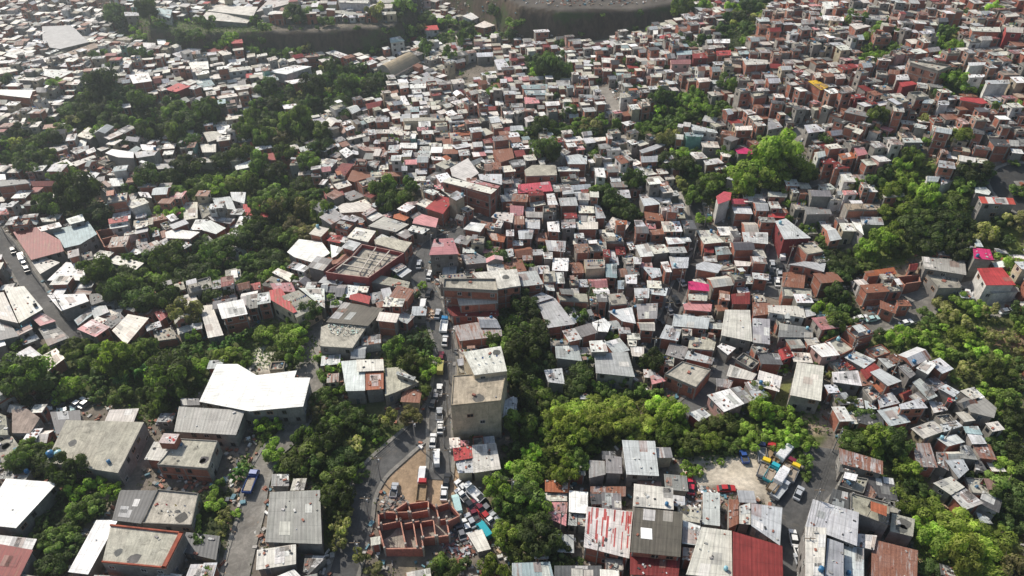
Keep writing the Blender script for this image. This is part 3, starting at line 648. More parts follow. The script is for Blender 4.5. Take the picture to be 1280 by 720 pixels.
# vehicles: photo px x,y, heading (deg clockwise from away-from-camera), kind, colour, words
CARS = [
 (492.5,612,2,'pickup','silver','silver grey pickup parked at the edge of the curving road'),
 (527.5,594,0,'van','white','long white van parked on bare earth above the brick walls'),
 (527.5,612,0,'truck','red','red and white truck parked below the long white van'),
 (545.5,572,-3,'van','white','white van on the main street above the dirt lot'),
 (541,550,0,'car','white','white car at the roadside above the white van'),
 (558.5,600,5,'car','dark','dark car parked below the cream cottage'),
 (555,615,0,'car','white','white car parked next to the unfinished brick walls'),
 (577,618,-38,'pickup','white','white pickup parked diagonally in the wrecking yard'),
 (591,615,-45,'truck','white','white truck parked diagonally nearest the right trees'),
 (571,630,-15,'van','paleteal','pale teal van parked beside the brick wall corner'),
 (598,631,-35,'car','maroon','upper of two maroon cars in the wrecking yard'),
 (592,641,-25,'pickup','maroon','lower maroon pickup in the wrecking yard'),
 (605,642,-40,'car','red','small red car beside the maroon pickup'),
 (612,650,-40,'pickup','white','dirty white pickup at the lower right of the wrecking yard'),
 (583,657,-20,'car','white','dusty white car above the corrugated shack'),
 (604,662,-35,'van','teal','bright teal van beside the corrugated shack'),
 (577,607,-40,'car','white','white car under the cream cottage wall'),
 (576,665,-20,'car','grey','grey wreck just left of the corrugated shack'),
 (601,622,-45,'car','dark','dark car above the maroon cars in the wrecking yard'),
 (588,650,-30,'car','silver','silver car left of the dirty white pickup'),
 (598,654,-38,'car','dark','dark car touching the bright teal van'),
 (606,632,-42,'car','grey','grey car beneath the tree edge of the wrecking yard'),
 (569,648,-10,'car','dark','dark wreck against the brick shell corner'),
 (616,658,-40,'car','dark','dark car lowest under the trees of the wrecking yard'),
 (620,648,-40,'car','silver','silver car tucked under the trees of the wrecking yard'),
 (585,628,-40,'car','dark','dark car between the white pickup and the maroon cars'),
 (908.5,610,92,'car','red','red and white car alone in the middle of the sandy yard'),
 (863,599,5,'car','crimson','upper crimson car at the left end of the sandy yard'),
 (865,608,15,'car','crimson','lower crimson car at the left end of the sandy yard'),
 (930,570,0,'pickup','blue','dark blue pickup at the back of the sandy yard'),
 (981,567,45,'boxtruck','white','white box truck at the back of the truck yard'),
 (963,566,20,'truck','red','red truck left of the white box truck'),
 (952,566,10,'truck','navy','navy truck at the left end of the truck row'),
 (967,578,40,'truck','dark','dark flatbed truck in the middle of the truck row'),
 (985,584,40,'truck','maroon','maroon truck behind the yellow truck'),
 (991,591,35,'truck','yellow','bright yellow truck at the end of the truck row'),
 (965,591,38,'truck','teal','teal truck in the middle of the truck row'),
 (977,596,40,'boxtruck','white','white boxed truck next to the yellow truck'),
 (955,585,30,'truck','yellow','yellow cabbed truck left of the teal truck'),
 (970,604,40,'truck','maroon','brown flatbed truck in front of the truck row'),
 (976,612,45,'truck','silver','pale grey truck closest to the alley wall'),
 (998.5,616,35,'car','silver','silver car parked in the alley below the truck yard'),
 (992,672,8,'car','white','white car parked in the bottom alley'),
 (999,690,0,'car','white','second white car in the bottom alley, just below the first'),
 (1000,702,0,'car','silver','silver car lowest in the bottom alley'),
 (315,602,5,'truck','blue','blue truck parked at the head of the concrete lane'),
 (50,511,80,'car','white','white car in the row above the wide tank slab'),
 (65,512,60,'car','silver','silver car second in the row above the tank slab'),
 (78,504,30,'car','dark','dark car third in the row above the tank slab'),
 (97,503,25,'car','white','white car fourth in the row above the tank slab'),
 (107,503,25,'car','grey','grey car last in the row above the tank slab'),
 (82,513,60,'car','paleteal','pale car below the row above the tank slab'),
 (16,312,-35,'car','dark','dark car highest on the left hand street'),
 (27,322,-35,'van','white','white van parked on the left hand street'),
 (30,328,-35,'car','white','white car just below the white van on the left street'),
 (33,335,-35,'car','dark','dark car lowest in the row on the left street'),
 (555,406,2,'truck','bluewhite','blue and white truck on the main street beside the rusted pink roof'),
 (529,381,0,'van','white','white van beside the junk heap by the main street'),
 (550.5,459,0,'van','olive','olive yellow van on the main street'),
 (551,446,0,'car','maroon','maroon car parked on the main street above the olive van'),
 (549,487,0,'pickup','white','white pickup parked on the main street below the olive van'),
 (541.5,502,10,'car','dark','dark car parked below the white pickup on the main street'),
 (545,494,5,'car','grey','grey car between the white pickup and the dark car'),
 (537,343,10,'car','white','white car at the bend of the curved street'),
 (524,330,0,'car','silver','silver car climbing the curved street'),
 (544,322,30,'car','dark','dark car near the pink red roof'),
 (845,374,-15,'car','dark','dark car highest on the narrow street'),
 (837,388,-15,'car','grey','grey car in the middle of the narrow street'),
 (852,352,-20,'car','silver','silver car under the magenta roof'),
 (828,404,-15,'car','dark','dark car lower on the narrow street'),
 (1077,397,80,'car','white','white car on the bending right road'),
 (1091,398,80,'car','paleteal','pale car next to the white car on the right road'),
 (553,352,8,'car','white','white car on the main street beside the brick terrace'),
 (536,366,8,'car','dark','dark car on the main street opposite the brick terrace'),
 (547,392,5,'car','silver','silver car on the main street above the blue and white truck'),
 (556,425,2,'car','white','white car on the main street below the rusted pink roof'),
 (549,517,-3,'pickup','silver','silver pickup where the curving road leaves the main street'),
 (550,533,-3,'car','white','white car on the main street above the white vans'),
 (1133,403,75,'car','white','white car at the foot of the green slope'),
 (1207,364,-60,'car','white','white car outside the scarlet roofed building'),
 (1259,388,85,'car','white','white car parked below the scarlet roofed building'),
 (978,318,10,'van','white','white van beside the dark red facade'),
 (966,330,10,'car','silver','silver car highest in the parking street'),
 (964,339,10,'car','dark','dark car in the parking street'),
 (961,348,10,'car','grey','grey car in the parking street'),
 (976,333,10,'car','dark','dark car beside the dark red facade'),
 (975,341,10,'car','silver','silver car on the right side of the parking street'),
 (972,352,10,'car','white','white car lowest in the parking street'),
]
ROOFS['F'] = """
249,502 271,455 297,455 321,469 371,463 368,472 388,472 379,508 312,514|Z|6|c||big many cornered bright white shed roof at lower left@the big white shed
"""
WALLED = [  # roofless brick shells: sheet, label, wall runs, floor outline, height
 ((1,3),'unfinished roofless red brick building beside the curving road','the unfinished brick walls',3.0,'red',
  ["612,402 640,398 695,393 757,352 862,338 902,368 965,348 1022,415 955,447 966,512 905,520 830,528 835,578 642,580 614,480 612,402",
   "640,400 702,404 704,440","625,458 722,438 747,560","735,456 785,445 806,575","762,356 772,402 862,386 862,340",
   "820,440 886,430 897,520","902,372 914,432 952,426","820,440 836,526","702,402 762,400","722,440 735,456 820,440"]),
 ((1,1),'roofless red walled building with pale beams below the ridge','the roofless beam house',6.0,'beam',
  ["350,640 480,560 530,502 738,545 562,668 430,652 350,640","480,560 620,590","530,502 480,560 400,625","600,515 520,640","670,530 560,655","560,545 700,570","430,600 590,630"]),
 ((0,1),'small roofless brick court on the left dark slope','the small brick court',3.0,'brick',
  ["480,432 560,420 602,480 522,512 480,432","510,470 580,452"]),
 ((0,2),'skeletal grey concrete frame below the faded brick court on the left','the grey frame',3.0,'grey',
  ["195,205 275,185 345,248 250,292 195,205","230,200 300,270","215,235 310,215"]),
 ((3,1),'roofless brick shell beside the dark right ravine','the ravine brick shell',3.4,'brick',
  ["655,660 760,650 765,690 690,700 655,660"]),
]
POLES = [ # photo pixel runs of utility poles
 ('wooden pole line along the main street',[(540,318),(534,362),(560,402),(566,440),(562,480),(560,520),(556,560),(543,590)]),
 ('pole line along the curving road',[(520,556),(476,600),(462,650),(450,705)]),
 ('pole line down the left street',[(10,300),(42,345),(84,400)]),
 ('pole line along the truck alley',[(1040,565),(1012,640),(1000,700)]),
 ('pole line beside the narrow street',[(880,285),(866,325),(848,365),(832,405),(815,450)]),
 ('pole line through the dense centre',[(650,250),(690,290),(700,335),(735,380),(745,430)]),
 ('pole line over the right hand cluster',[(1060,455),(1110,480),(1150,510),(1175,560)]),
 ('pole line above the street head',[(640,245),(612,272),(580,292),(560,318)]),
 ('pole line down the wrecking yard edge',[(563,590),(640,628),(700,668),(745,705)]),
 ('pole line beside the parking street',[(988,300),(983,335),(975,372)]),
]

NOFILL=[[(562,598),(625,598),(650,640),(640,720),(465,740),(455,690),(470,660),(460,620),(500,570),(560,570)],
 [(838,560),(1010,560),(1015,600),(985,650),(975,632),(930,620),(905,618),(862,640),(845,600)],
 [(325,565),(365,565),(362,612),(325,612)],[(225,600),(330,540),(330,560),(300,680),(232,665)],[(140,600),(200,600),(200,612),(150,612)],
 [(0,480),(60,490),(180,520),(180,530),(70,525),(20,515)],[(185,535),(205,560),(195,600),(160,600)],
 [(160,28),(330,42),(330,66),(200,60),(150,50)],[(330,30),(490,28),(510,40),(490,60),(420,66),(330,62)],[(490,0),(600,0),(640,5),(850,0),(862,25),(830,42),(700,45),(660,30),(620,18),(520,38)],
 [(540,120),(560,100),(600,70),(640,90),(560,118)],[(728,45),(765,45),(768,58),(730,60)],
 [(950,500),(1000,470),(1040,520),(1030,560),(960,540)],[(380,400),(400,400),(400,470),(370,470)],[(400,640),(440,640),(440,720),(400,720)],[(1050,395),(1140,380),(1150,400),(1060,415)]]
HAZE=0.00045
import bpy, math, random
import numpy as np
from mathutils import Vector, Matrix
random.seed(11); rng=np.random.default_rng(11)
R=math.radians
SC=bpy.context.scene; COL=SC.collection
# ---------------------------------------------------------------- camera
H=140.0; PITCH=R(38.9); F=880.0
CP,SP=math.cos(PITCH),math.sin(PITCH)
def ray(px,py):
    u=(px-640)/F; v=(py-360)/F
    return np.array([u, CP-v*SP, -SP-v*CP])
def project(x,y,z):
    d=np.stack([np.asarray(x,float),np.asarray(y,float),np.asarray(z,float)-H],-1)
    dep=d[...,1]*CP-d[...,2]*SP; up=d[...,1]*SP+d[...,2]*CP
    return 640+F*d[...,0]/dep, 360-F*up/dep, dep
def hit_plane(px,py,z):
    r=ray(px,py); t=(z-H)/r[2]; return np.array([r[0]*t,r[1]*t])
# ---------------------------------------------------------------- terrain
pts=np.array([list(hit_plane(a,b,h))+[h] for a,b,h in HC])
def base_h(X,Y):
    X=np.asarray(X,float); Y=np.asarray(Y,float); sh=X.shape; X=X.ravel(); Y=Y.ravel(); out=np.zeros(X.size)
    for i in range(0,X.size,20000):
        x=X[i:i+20000,None]; y=Y[i:i+20000,None]
        s=20+0.055*np.clip(y,60,700)
        d2=(x-pts[:,0])**2+(y-pts[:,1])**2
        w=np.exp(-d2/(2*s*s))+2e-3/(1+d2/900.0)
        out[i:i+20000]=(w*pts[:,2]).sum(1)/w.sum(1)
    return out.reshape(sh)
def pip(X,Y,poly):
    ins=np.zeros(X.shape,bool); n=len(poly)
    for i in range(n):
        x1,y1=poly[i][:2]; x2,y2=poly[(i+1)%n][:2]
        if y1==y2: continue
        c=((y1>Y)!=(y2>Y))&(X<(x2-x1)*(Y-y1)/(y2-y1)+x1); ins^=c
    return ins
def pdist(X,Y,poly,closed=True):
    best=np.full(X.shape,1e9); n=len(poly)
    for i in range(n if closed else n-1):
        x1,y1=poly[i][:2]; x2,y2=poly[(i+1)%n][:2]; dx,dy=x2-x1,y2-y1; L=dx*dx+dy*dy+1e-9
        t=np.clip(((X-x1)*dx+(Y-y1)*dy)/L,0,1)
        best=np.minimum(best,np.hypot(X-(x1+t*dx),Y-(y1+t*dy)))
    return best
GX0,GX1,GY0,GY1=-470,470,40,700
gx=np.arange(GX0,GX1+.1,2.0); gy=np.arange(GY0,GY1+.1,2.0)
MX,MY=np.meshgrid(gx,gy)
HG=base_h(MX,MY)
for poly,hp,w in PLATEAUS:
    wp=[hit_plane(a,b,hp) for a,b in poly]
    sd=pdist(MX,MY,wp); ins=pip(MX,MY,wp); sd=np.where(ins,-sd,sd)
    t=np.clip(1-sd/w,0,1); t=t*t*(3-2*t)
    HG=np.maximum(HG,HG*(1-t)+hp*t)
HG+=0.35*np.sin(MX*.11+np.sin(MY*.07)*2)*np.sin(MY*.13+1.0)
def hgt(x,y):
    x=np.asarray(x,float); y=np.asarray(y,float)
    fx=np.clip((x-GX0)/2.0,0,len(gx)-1.001); fy=np.clip((y-GY0)/2.0,0,len(gy)-1.001)
    i=fx.astype(int); j=fy.astype(int); a=fx-i; b=fy-j
    return (HG[j,i]*(1-a)+HG[j,i+1]*a)*(1-b)+(HG[j+1,i]*(1-a)+HG[j+1,i+1]*a)*b
TS=np.arange(85,1300,.6)
def hit(px,py,dh=0.0):
    r=ray(px,py); x=r[0]*TS; y=r[1]*TS; z=H+r[2]*TS
    below=z<=hgt(x,y)+dh
    k=int(np.argmax(below)) if below.any() else len(TS)-1
    z0=hgt(x[k],y[k])+dh if below.any() else 0
    t=(z0-H)/r[2] if abs(r[2])>1e-6 else TS[k]
    if abs(t-TS[k])>6: t=TS[k]
    return np.array([r[0]*t,r[1]*t,H+r[2]*t])
# ---------------------------------------------------------------- mesh helper
class MB:
    def __init__(s): s.v=[];s.f=[];s.m=[];s.c=[];s.uv=[];s.n=0
    def face(s,p,mat=0,col=(1,1,1,0),uv=None):
        k=s.n; s.v.extend(p); s.n+=len(p); s.f.append(tuple(range(k,k+len(p)))); s.m.append(mat)
        if len(col)==3: col=(*col,0)
        s.c.append(col); s.uv.append(uv if uv is not None else [(q[0],q[1]) for q in p])
    def box(s,c,d,mat=0,col=(1,1,1),rz=0,bottom=False,taper=1.0):
        x,y,z=c; a,b,h=d[0]/2,d[1]/2,d[2]; cs,sn=math.cos(rz),math.sin(rz)
        def P(i,j,k):
            t=taper if k else 1
            return (x+(i*a*cs-j*b*sn)*t,y+(i*a*sn+j*b*cs)*t,z+k*h)
        B=[P(-1,-1,0),P(1,-1,0),P(1,1,0),P(-1,1,0)];T=[P(-1,-1,1),P(1,-1,1),P(1,1,1),P(-1,1,1)]
        s.face(T,mat,col)
        for i in range(4):
            j=(i+1)%4; L=d[0] if i%2==0 else d[1]
            s.face([B[i],B[j],T[j],T[i]],mat,col,[(0,0),(L,0),(L,h),(0,h)])
        if bottom: s.face(B[::-1],mat,col)
    def tube(s,a,b,r0,r1=None,n=6,mat=0,col=(1,1,1),cap=False):
        r1=r0 if r1 is None else r1
        a=Vector(a);b=Vector(b);d=(b-a).normalized(); u=d.orthogonal().normalized(); w=d.cross(u)
        A=[tuple(a+(u*math.cos(t)+w*math.sin(t))*r0) for t in [2*math.pi*i/n for i in range(n)]]
        B=[tuple(b+(u*math.cos(t)+w*math.sin(t))*r1) for t in [2*math.pi*i/n for i in range(n)]]
        for i in range(n):
            j=(i+1)%n; s.face([A[i],A[j],B[j],B[i]],mat,col,[(0,0),(1,0),(1,1),(0,1)])
        if cap: s.face(B,mat,col); s.face(A[::-1],mat,col)
    def add(s,o,off=(0,0,0)):
        k=s.n; s.v.extend([(p[0]+off[0],p[1]+off[1],p[2]+off[2]) for p in o.v]); s.n+=o.n
        s.f.extend([tuple(i+k for i in f) for f in o.f]); s.m.extend(o.m); s.c.extend(o.c); s.uv.extend(o.uv)
    def mesh(s,name,mats):
        me=bpy.data.meshes.new(name); me.from_pydata(s.v,[],s.f)
        for m in mats: me.materials.append(m)
        me.polygons.foreach_set('material_index',np.array(s.m,dtype=np.int32))
        ln=[len(f) for f in s.f]
        a=me.attributes.new('Col','FLOAT_COLOR','CORNER')
        a.data.foreach_set('color',np.repeat(np.array(s.c,dtype=np.float32),ln,axis=0).ravel())
        u=me.uv_layers.new(name='UVMap')
        u.data.foreach_set('uv',np.array([q for l in s.uv for q in l],dtype=np.float32).ravel())
        me.update(); return me
    def build(s,name,mats,parent=None,loc=(0,0,0)):
        o=bpy.data.objects.new(name,s.mesh(name,mats)); COL.objects.link(o); o.location=loc
        if parent is not None: o.parent=parent
        return o
def quads_mesh(name,V,C,mats,mi=None):
    """V (n,4,3) array of quads, C (n,4) colours"""
    n=len(V); me=bpy.data.meshes.new(name)
    me.vertices.add(n*4); me.vertices.foreach_set('co',V.astype(np.float32).ravel())
    me.loops.add(n*4); me.loops.foreach_set('vertex_index',np.arange(n*4,dtype=np.int32))
    me.polygons.add(n); me.polygons.foreach_set('loop_start',np.arange(0,n*4,4,dtype=np.int32))
    me.polygons.foreach_set('loop_total',np.full(n,4,dtype=np.int32))
    if mi is not None: me.polygons.foreach_set('material_index',mi.astype(np.int32))
    for m in mats: me.materials.append(m)
    a=me.attributes.new('Col','FLOAT_COLOR','CORNER'); a.data.foreach_set('color',np.repeat(C.astype(np.float32),4,axis=0).ravel())
    me.update(); me.validate(); return me
def empty(name,loc,label=None,cat=None,group=None,rz=0):
    o=bpy.data.objects.new(name,None); COL.objects.link(o); o.location=loc; o.rotation_euler=(0,0,rz); o.empty_display_size=.5
    tag(o,label,cat,group); return o
def tag(o,label=None,cat=None,group=None,kind=None):
    if label: o['label']=label
    if cat: o['category']=cat
    if group: o['group']=group
    if kind: o['kind']=kind
    return o
# ---------------------------------------------------------------- materials
class NT:
    def __init__(s,name):
        s.m=bpy.data.materials.new(name); s.m.use_nodes=True; s.t=s.m.node_tree; s.t.nodes.clear()
        s.out=s.t.nodes.new('ShaderNodeOutputMaterial'); s.b=s.t.nodes.new('ShaderNodeBsdfPrincipled'); s.l(s.b.outputs[0],s.out.inputs[0])
    def l(s,a,b): s.t.links.new(a,b)
    def n(s,t,**k):
        x=s.t.nodes.new(t)
        for a,b in k.items(): setattr(x,a,b)
        return x
    def attr(s): a=s.n('ShaderNodeAttribute'); a.attribute_name='Col'; return a
    def noise(s,scale,detail=4,rough=.6,vec=None,dist=0):
        x=s.n('ShaderNodeTexNoise'); x.inputs['Scale'].default_value=scale; x.inputs['Detail'].default_value=detail; x.inputs['Roughness'].default_value=rough; x.inputs['Distortion'].default_value=dist
        if vec is not None: s.l(vec,x.inputs['Vector'])
        return x.outputs['Fac']
    def ramp(s,fac,a,b,ca=(0,0,0,1),cb=(1,1,1,1)):
        x=s.n('ShaderNodeMapRange'); x.inputs[1].default_value=a; x.inputs[2].default_value=b; x.inputs[3].default_value=ca[0]; x.inputs[4].default_value=cb[0]; x.clamp=True
        s.l(fac,x.inputs[0]); return x.outputs[0]
    def mix(s,fac,a,b,mode='MIX'):
        x=s.n('ShaderNodeMix',data_type='RGBA',blend_type=mode)
        for i,v in ((0,fac),(6,a),(7,b)):
            if isinstance(v,(int,float)): x.inputs[i].default_value=v
            elif isinstance(v,tuple): x.inputs[i].default_value=(*v,1) if len(v)==3 else v
            else: s.l(v,x.inputs[i])
        return x.outputs[2]
    def math(s,op,a,b=0.0):
        x=s.n('ShaderNodeMath',operation=op)
        for i,v in ((0,a),(1,b)):
            if isinstance(v,(int,float)): x.inputs[i].default_value=v
            else: s.l(v,x.inputs[i])
        return x.outputs[0]
    def pos(s): return s.n('ShaderNodeNewGeometry').outputs['Position']
    def bump(s,h,strength=.5,dist=.1):
        x=s.n('ShaderNodeBump'); x.inputs['Strength'].default_value=strength; x.inputs['Distance'].default_value=dist
        s.l(h,x.inputs['Height']); s.l(x.outputs[0],s.b.inputs['Normal'])
    def grey(s,v):  # scalar -> colour
        x=s.n('ShaderNodeCombineColor'); 
        for i in range(3): s.l(v,x.inputs[i])
        return x.outputs[0]
M={}
def mk_metal(name,rough,concrete=False):
    t=NT(name); a=t.attr(); P=t.pos(); uv=t.n('ShaderNodeUVMap').outputs[0]
    col=a.outputs['Color']
    big=t.noise(.35,5,.65,P); fine=t.noise(3.0,4,.6,P)
    mp=t.n('ShaderNodeMapping'); mp.inputs['Scale'].default_value=(1.6,.16,1); t.l(uv,mp.inputs[0])
    streak=t.noise(1.2,5,.7,mp.outputs[0])
    if concrete:
        col=t.mix(1.0,col,t.grey(t.ramp(streak,.3,.72,(.62,),(1.2,))),'MULTIPLY')
        col=t.mix(1.0,col,t.grey(t.ramp(fine,.25,.75,(.78,),(1.15,))),'MULTIPLY')
        col=t.mix(1.0,col,t.grey(t.ramp(big,.3,.68,(.62,),(1.12,))),'MULTIPLY')
        blot=t.noise(.45,8,.8,P,1.2)
        col=t.mix(t.ramp(blot,.52,.66,(0,),(.6,)),col,(.045,.042,.036))
        t.bump(fine,.4,.08)
        t.b.inputs['Roughness'].default_value=.92
    else:
        col=t.mix(1.0,col,t.grey(t.ramp(streak,.3,.72,(.76,),(1.1,))),'MULTIPLY')
        col=t.mix(1.0,col,t.grey(t.ramp(big,.32,.68,(.74,),(1.12,))),'MULTIPLY')
        sx=t.n('ShaderNodeSeparateXYZ'); t.l(uv,sx.inputs[0])
        w=t.math('SINE',t.math('MULTIPLY',sx.outputs[0],7.2))
        col=t.mix(1.0,col,t.grey(t.ramp(w,-1,1,(.955,),(1.025,))),'MULTIPLY')
        rn=t.noise(.8,6,.75,mp.outputs[0],.3)
        thr=t.math('SUBTRACT',.78,t.math('MULTIPLY',a.outputs['Alpha'],.42))
        mk=t.math('MULTIPLY',t.ramp(t.math('SUBTRACT',rn,thr),0,.09),.9)
        col=t.mix(mk,col,t.mix(t.ramp(fine,.3,.7),(.16,.055,.03),(.30,.13,.075)))
        ln=t.ramp(t.math('SINE',t.math('MULTIPLY',sx.outputs[0],5.3)),.93,.99,(1,),(.72,)); col=t.mix(1.0,col,t.grey(ln),'MULTIPLY')
        sy=t.ramp(t.math('SINE',t.math('MULTIPLY',sx.outputs[1],1.9)),.985,.999,(1,),(.75,)); col=t.mix(1.0,col,t.grey(sy),'MULTIPLY')
        t.bump(w,.3,.03)
        t.b.inputs['Roughness'].default_value=rough; t.b.inputs['Specular IOR Level'].default_value=.32
    t.l(col,t.b.inputs['Base Color']); M[name]=t.m
mk_metal('roof_metal',.55); mk_metal('slab',.9,True)
def mk_wall(name,brick):
    t=NT(name); a=t.attr(); P=t.pos(); uv=t.n('ShaderNodeUVMap').outputs[0]; col=a.outputs['Color']
    big=t.noise(.45,5,.7,P); fine=t.noise(4,3,.6,P)
    if brick:
        b=t.n('ShaderNodeTexBrick'); t.l(uv,b.inputs['Vector']); b.inputs['Scale'].default_value=1
        b.inputs['Brick Width'].default_value=.42; b.inputs['Row Height'].default_value=.26; b.inputs['Mortar Size'].default_value=.022
        b.inputs['Color1'].default_value=(.8,.8,.8,1); b.inputs['Color2'].default_value=(1.2,1.2,1.2,1); b.inputs['Mortar'].default_value=(1.2,1.5,1.7,1)
        col=t.mix(1.0,col,b.outputs[0],'MULTIPLY')
        t.bump(b.outputs[1],.3,.02)
    col=t.mix(1.0,col,t.grey(t.ramp(big,.3,.7,(.6,),(1.25,))),'MULTIPLY')
    mp=t.n('ShaderNodeMapping'); mp.inputs['Scale'].default_value=(1.5,.2,1); t.l(uv,mp.inputs[0])
    st=t.noise(1.3,5,.7,mp.outputs[0])
    col=t.mix(t.ramp(st,.52,.72,(0,),(.5,)),col,(.07,.06,.05))
    col=t.mix(1.0,col,t.grey(t.ramp(fine,.3,.7,(.88,),(1.1,))),'MULTIPLY')
    t.b.inputs['Roughness'].default_value=.9; t.l(col,t.b.inputs['Base Color']); M[name]=t.m
mk_wall('brick',True); mk_wall('plaster',False)
def mk_flat(name,rough=.6,spec=.5,col=None,metal=0,noisy=.12):
    t=NT(name)
    c=t.attr().outputs['Color'] if col is None else t.mix(0.0,(*col,1),(*col,1))
    c=t.mix(1.0,c,t.grey(t.ramp(t.noise(2.5,4,.6,t.pos()),.3,.7,(1-noisy,),(1+noisy,))),'MULTIPLY')
    t.l(c,t.b.inputs['Base Color']); t.b.inputs['Roughness'].default_value=rough; t.b.inputs['Specular IOR Level'].default_value=spec; t.b.inputs['Metallic'].default_value=metal; M[name]=t.m
mk_flat('glass',.15,.6,(.015,.018,.02)); mk_flat('frame',.6,.4); mk_flat('car_paint',.28,.6,noisy=.04); mk_flat('rubber',.8,.3,(.02,.02,.02)); mk_flat('plastic',.45,.5); mk_flat('timber',.85,.3); mk_flat('wire',.6,.3,(.015,.015,.015)); mk_flat('junk',.7,.4,noisy=.3)
def mk_leaf():
    t=NT('leaf'); a=t.attr(); oi=t.n('ShaderNodeObjectInfo'); P=t.pos()
    hs=t.n('ShaderNodeHueSaturation')
    t.l(t.ramp(oi.outputs['Random'],0,1,(.485,),(.515,)),hs.inputs['Hue'])
    t.l(t.ramp(oi.outputs['Random'],0,1,(.66,),(1.36,)),hs.inputs['Value'])
    col=t.mix(1.0,a.outputs['Color'],t.grey(t.ramp(t.noise(.3,3,.6,P),.3,.7,(.7,),(1.35,))),'MULTIPLY')
    t.l(col,hs.inputs['Color']); t.l(hs.outputs[0],t.b.inputs['Base Color']); t.b.inputs['Roughness'].default_value=.6; t.b.inputs['Specular IOR Level'].default_value=.25
    tr=t.n('ShaderNodeBsdfTranslucent'); mx=t.n('ShaderNodeMixShader'); mx.inputs[0].default_value=.45
    tc=t.mix(1.0,hs.outputs[0],(1.25,1.6,.6),'MULTIPLY'); t.l(tc,tr.inputs[0])
    t.l(t.b.outputs[0],mx.inputs[1]); t.l(tr.outputs[0],mx.inputs[2]); t.l(mx.outputs[0],t.out.inputs[0]); M['leaf']=t.m
mk_leaf()
def mk_ground(name,road=False):
    t=NT(name); a=t.attr(); P=t.pos(); col=a.outputs['Color']
    col=t.mix(1.0,col,t.grey(t.ramp(t.noise(.12,6,.7,P,.5),.3,.7,(.6,),(1.35,))),'MULTIPLY')
    f=t.noise(1.2,6,.75,P)
    col=t.mix(1.0,col,t.grey(t.ramp(f,.3,.7,(.7 if not road else .85,),(1.35 if not road else 1.15,))),'MULTIPLY')
    if not road:
        ge=t.n('ShaderNodeNewGeometry'); sz=t.n('ShaderNodeSeparateXYZ'); t.l(ge.outputs['Normal'],sz.inputs[0])
        mp=t.n('ShaderNodeMapping'); mp.inputs['Scale'].default_value=(.30,.30,.05); t.l(P,mp.inputs[0])
        cs_=t.noise(1.0,8,.8,mp.outputs[0],.8)
        st=t.mix(t.ramp(cs_,.38,.62),(.04,.03,.022),(.12,.09,.065)); st=t.mix(t.ramp(t.noise(.09,5,.7,P),.52,.6),st,(.06,.08,.03))
        col=t.mix(t.ramp(sz.outputs[2],.70,.86,(1,),(0,)),col,st)
    if road:
        cr=t.noise(.25,7,.8,P,2.5); col=t.mix(t.ramp(cr,.46,.5,(0,),(.25,)),col,(.02,.02,.02))
        col=t.mix(t.ramp(t.noise(.4,4,.7,P,1.0),.58,.66,(0,),(.45,)),col,(.16,.14,.115))
    t.bump(f,.6,.15 if not road else .02); t.b.inputs['Roughness'].default_value=.95 if not road else .8
    t.b.inputs['Specular IOR Level'].default_value=.2
    t.l(col,t.b.inputs['Base Color']); M[name]=t.m
mk_ground('ground'); mk_ground('road_surface',True)
# ---------------------------------------------------------------- occupancy
OX0,OY0=-460,55; ONX,ONY=920,600
ox=np.arange(ONX)+OX0+.5; oy=np.arange(ONY)+OY0+.5
def sub(poly,pad=0):
    p=np.array([q[:2] for q in poly]); a=np.floor(p.min(0)-pad-[OX0,OY0]).astype(int); b=np.ceil(p.max(0)+pad-[OX0,OY0]).astype(int)+1
    a=np.maximum(a,0); b=np.minimum(b,[ONX,ONY]); 
    if (b<=a).any(): return None
    X,Y=np.meshgrid(ox[a[0]:b[0]],oy[a[1]:b[1]]); return slice(a[1],b[1]),slice(a[0],b[0]),X,Y
occ=np.zeros((ONY,ONX),np.uint8)   # 1 roof, 2 road, 3 yard
green=np.zeros((ONY,ONX),np.uint8); tone=np.zeros((ONY,ONX),np.uint8)
def mark(grid,poly,val,pad=0):
    s=sub(poly,pad+1)
    if s is None: return
    m=pip(s[2],s[3],poly)
    if pad: m|=pdist(s[2],s[3],poly)<pad
    grid[s[0],s[1]][m]=val
# ---- roads first
road_pts=[]
for nm,pl,w,tn,lb in ROADS:
    W=[hit(*p) for p in pl]
    # Catmull-Rom resample
    P=[W[0]*2-W[1]]+W+[W[-1]*2-W[-2]]; out=[]
    for i in range(1,len(P)-2):
        n=max(2,int(np.hypot(*(P[i+1]-P[i])[:2])/1.5))
        for k in range(n):
            t=k/n; a,b,c,d=P[i-1],P[i],P[i+1],P[i+2]
            out.append(.5*((2*b)+(-a+c)*t+(2*a-5*b+4*c-d)*t*t+(-a+3*b-3*c+d)*t**3))
    out.append(W[-1]); out=np.array(out)[:,:2]; road_pts.append(out)
    for q in out[::1]:
        s=sub([q,q],w/2+1)
        if s is None: continue
        m=np.hypot(s[2]-q[0],s[3]-q[1])<w/2+.3; occ[s[0],s[1]][m]=2
gpol=[]
for poly,tn,dn in GREEN:
    wp=[hit(a,b) for a,b in poly]; gpol.append(wp)
    mark(green,wp,1); mark(tone,wp,{'d':1,'g':2,'b':3,'o':4,'s':5}[tn])
nof=np.zeros((ONY,ONX),np.uint8)
for poly in NOFILL: mark(nof,[hit(a,b) for a,b in poly],1)
yards=[]
for poly,c in YARDS:
    wp=[hit(a,b) for a,b in poly]; yards.append((wp,c)); mark(occ,wp,3)
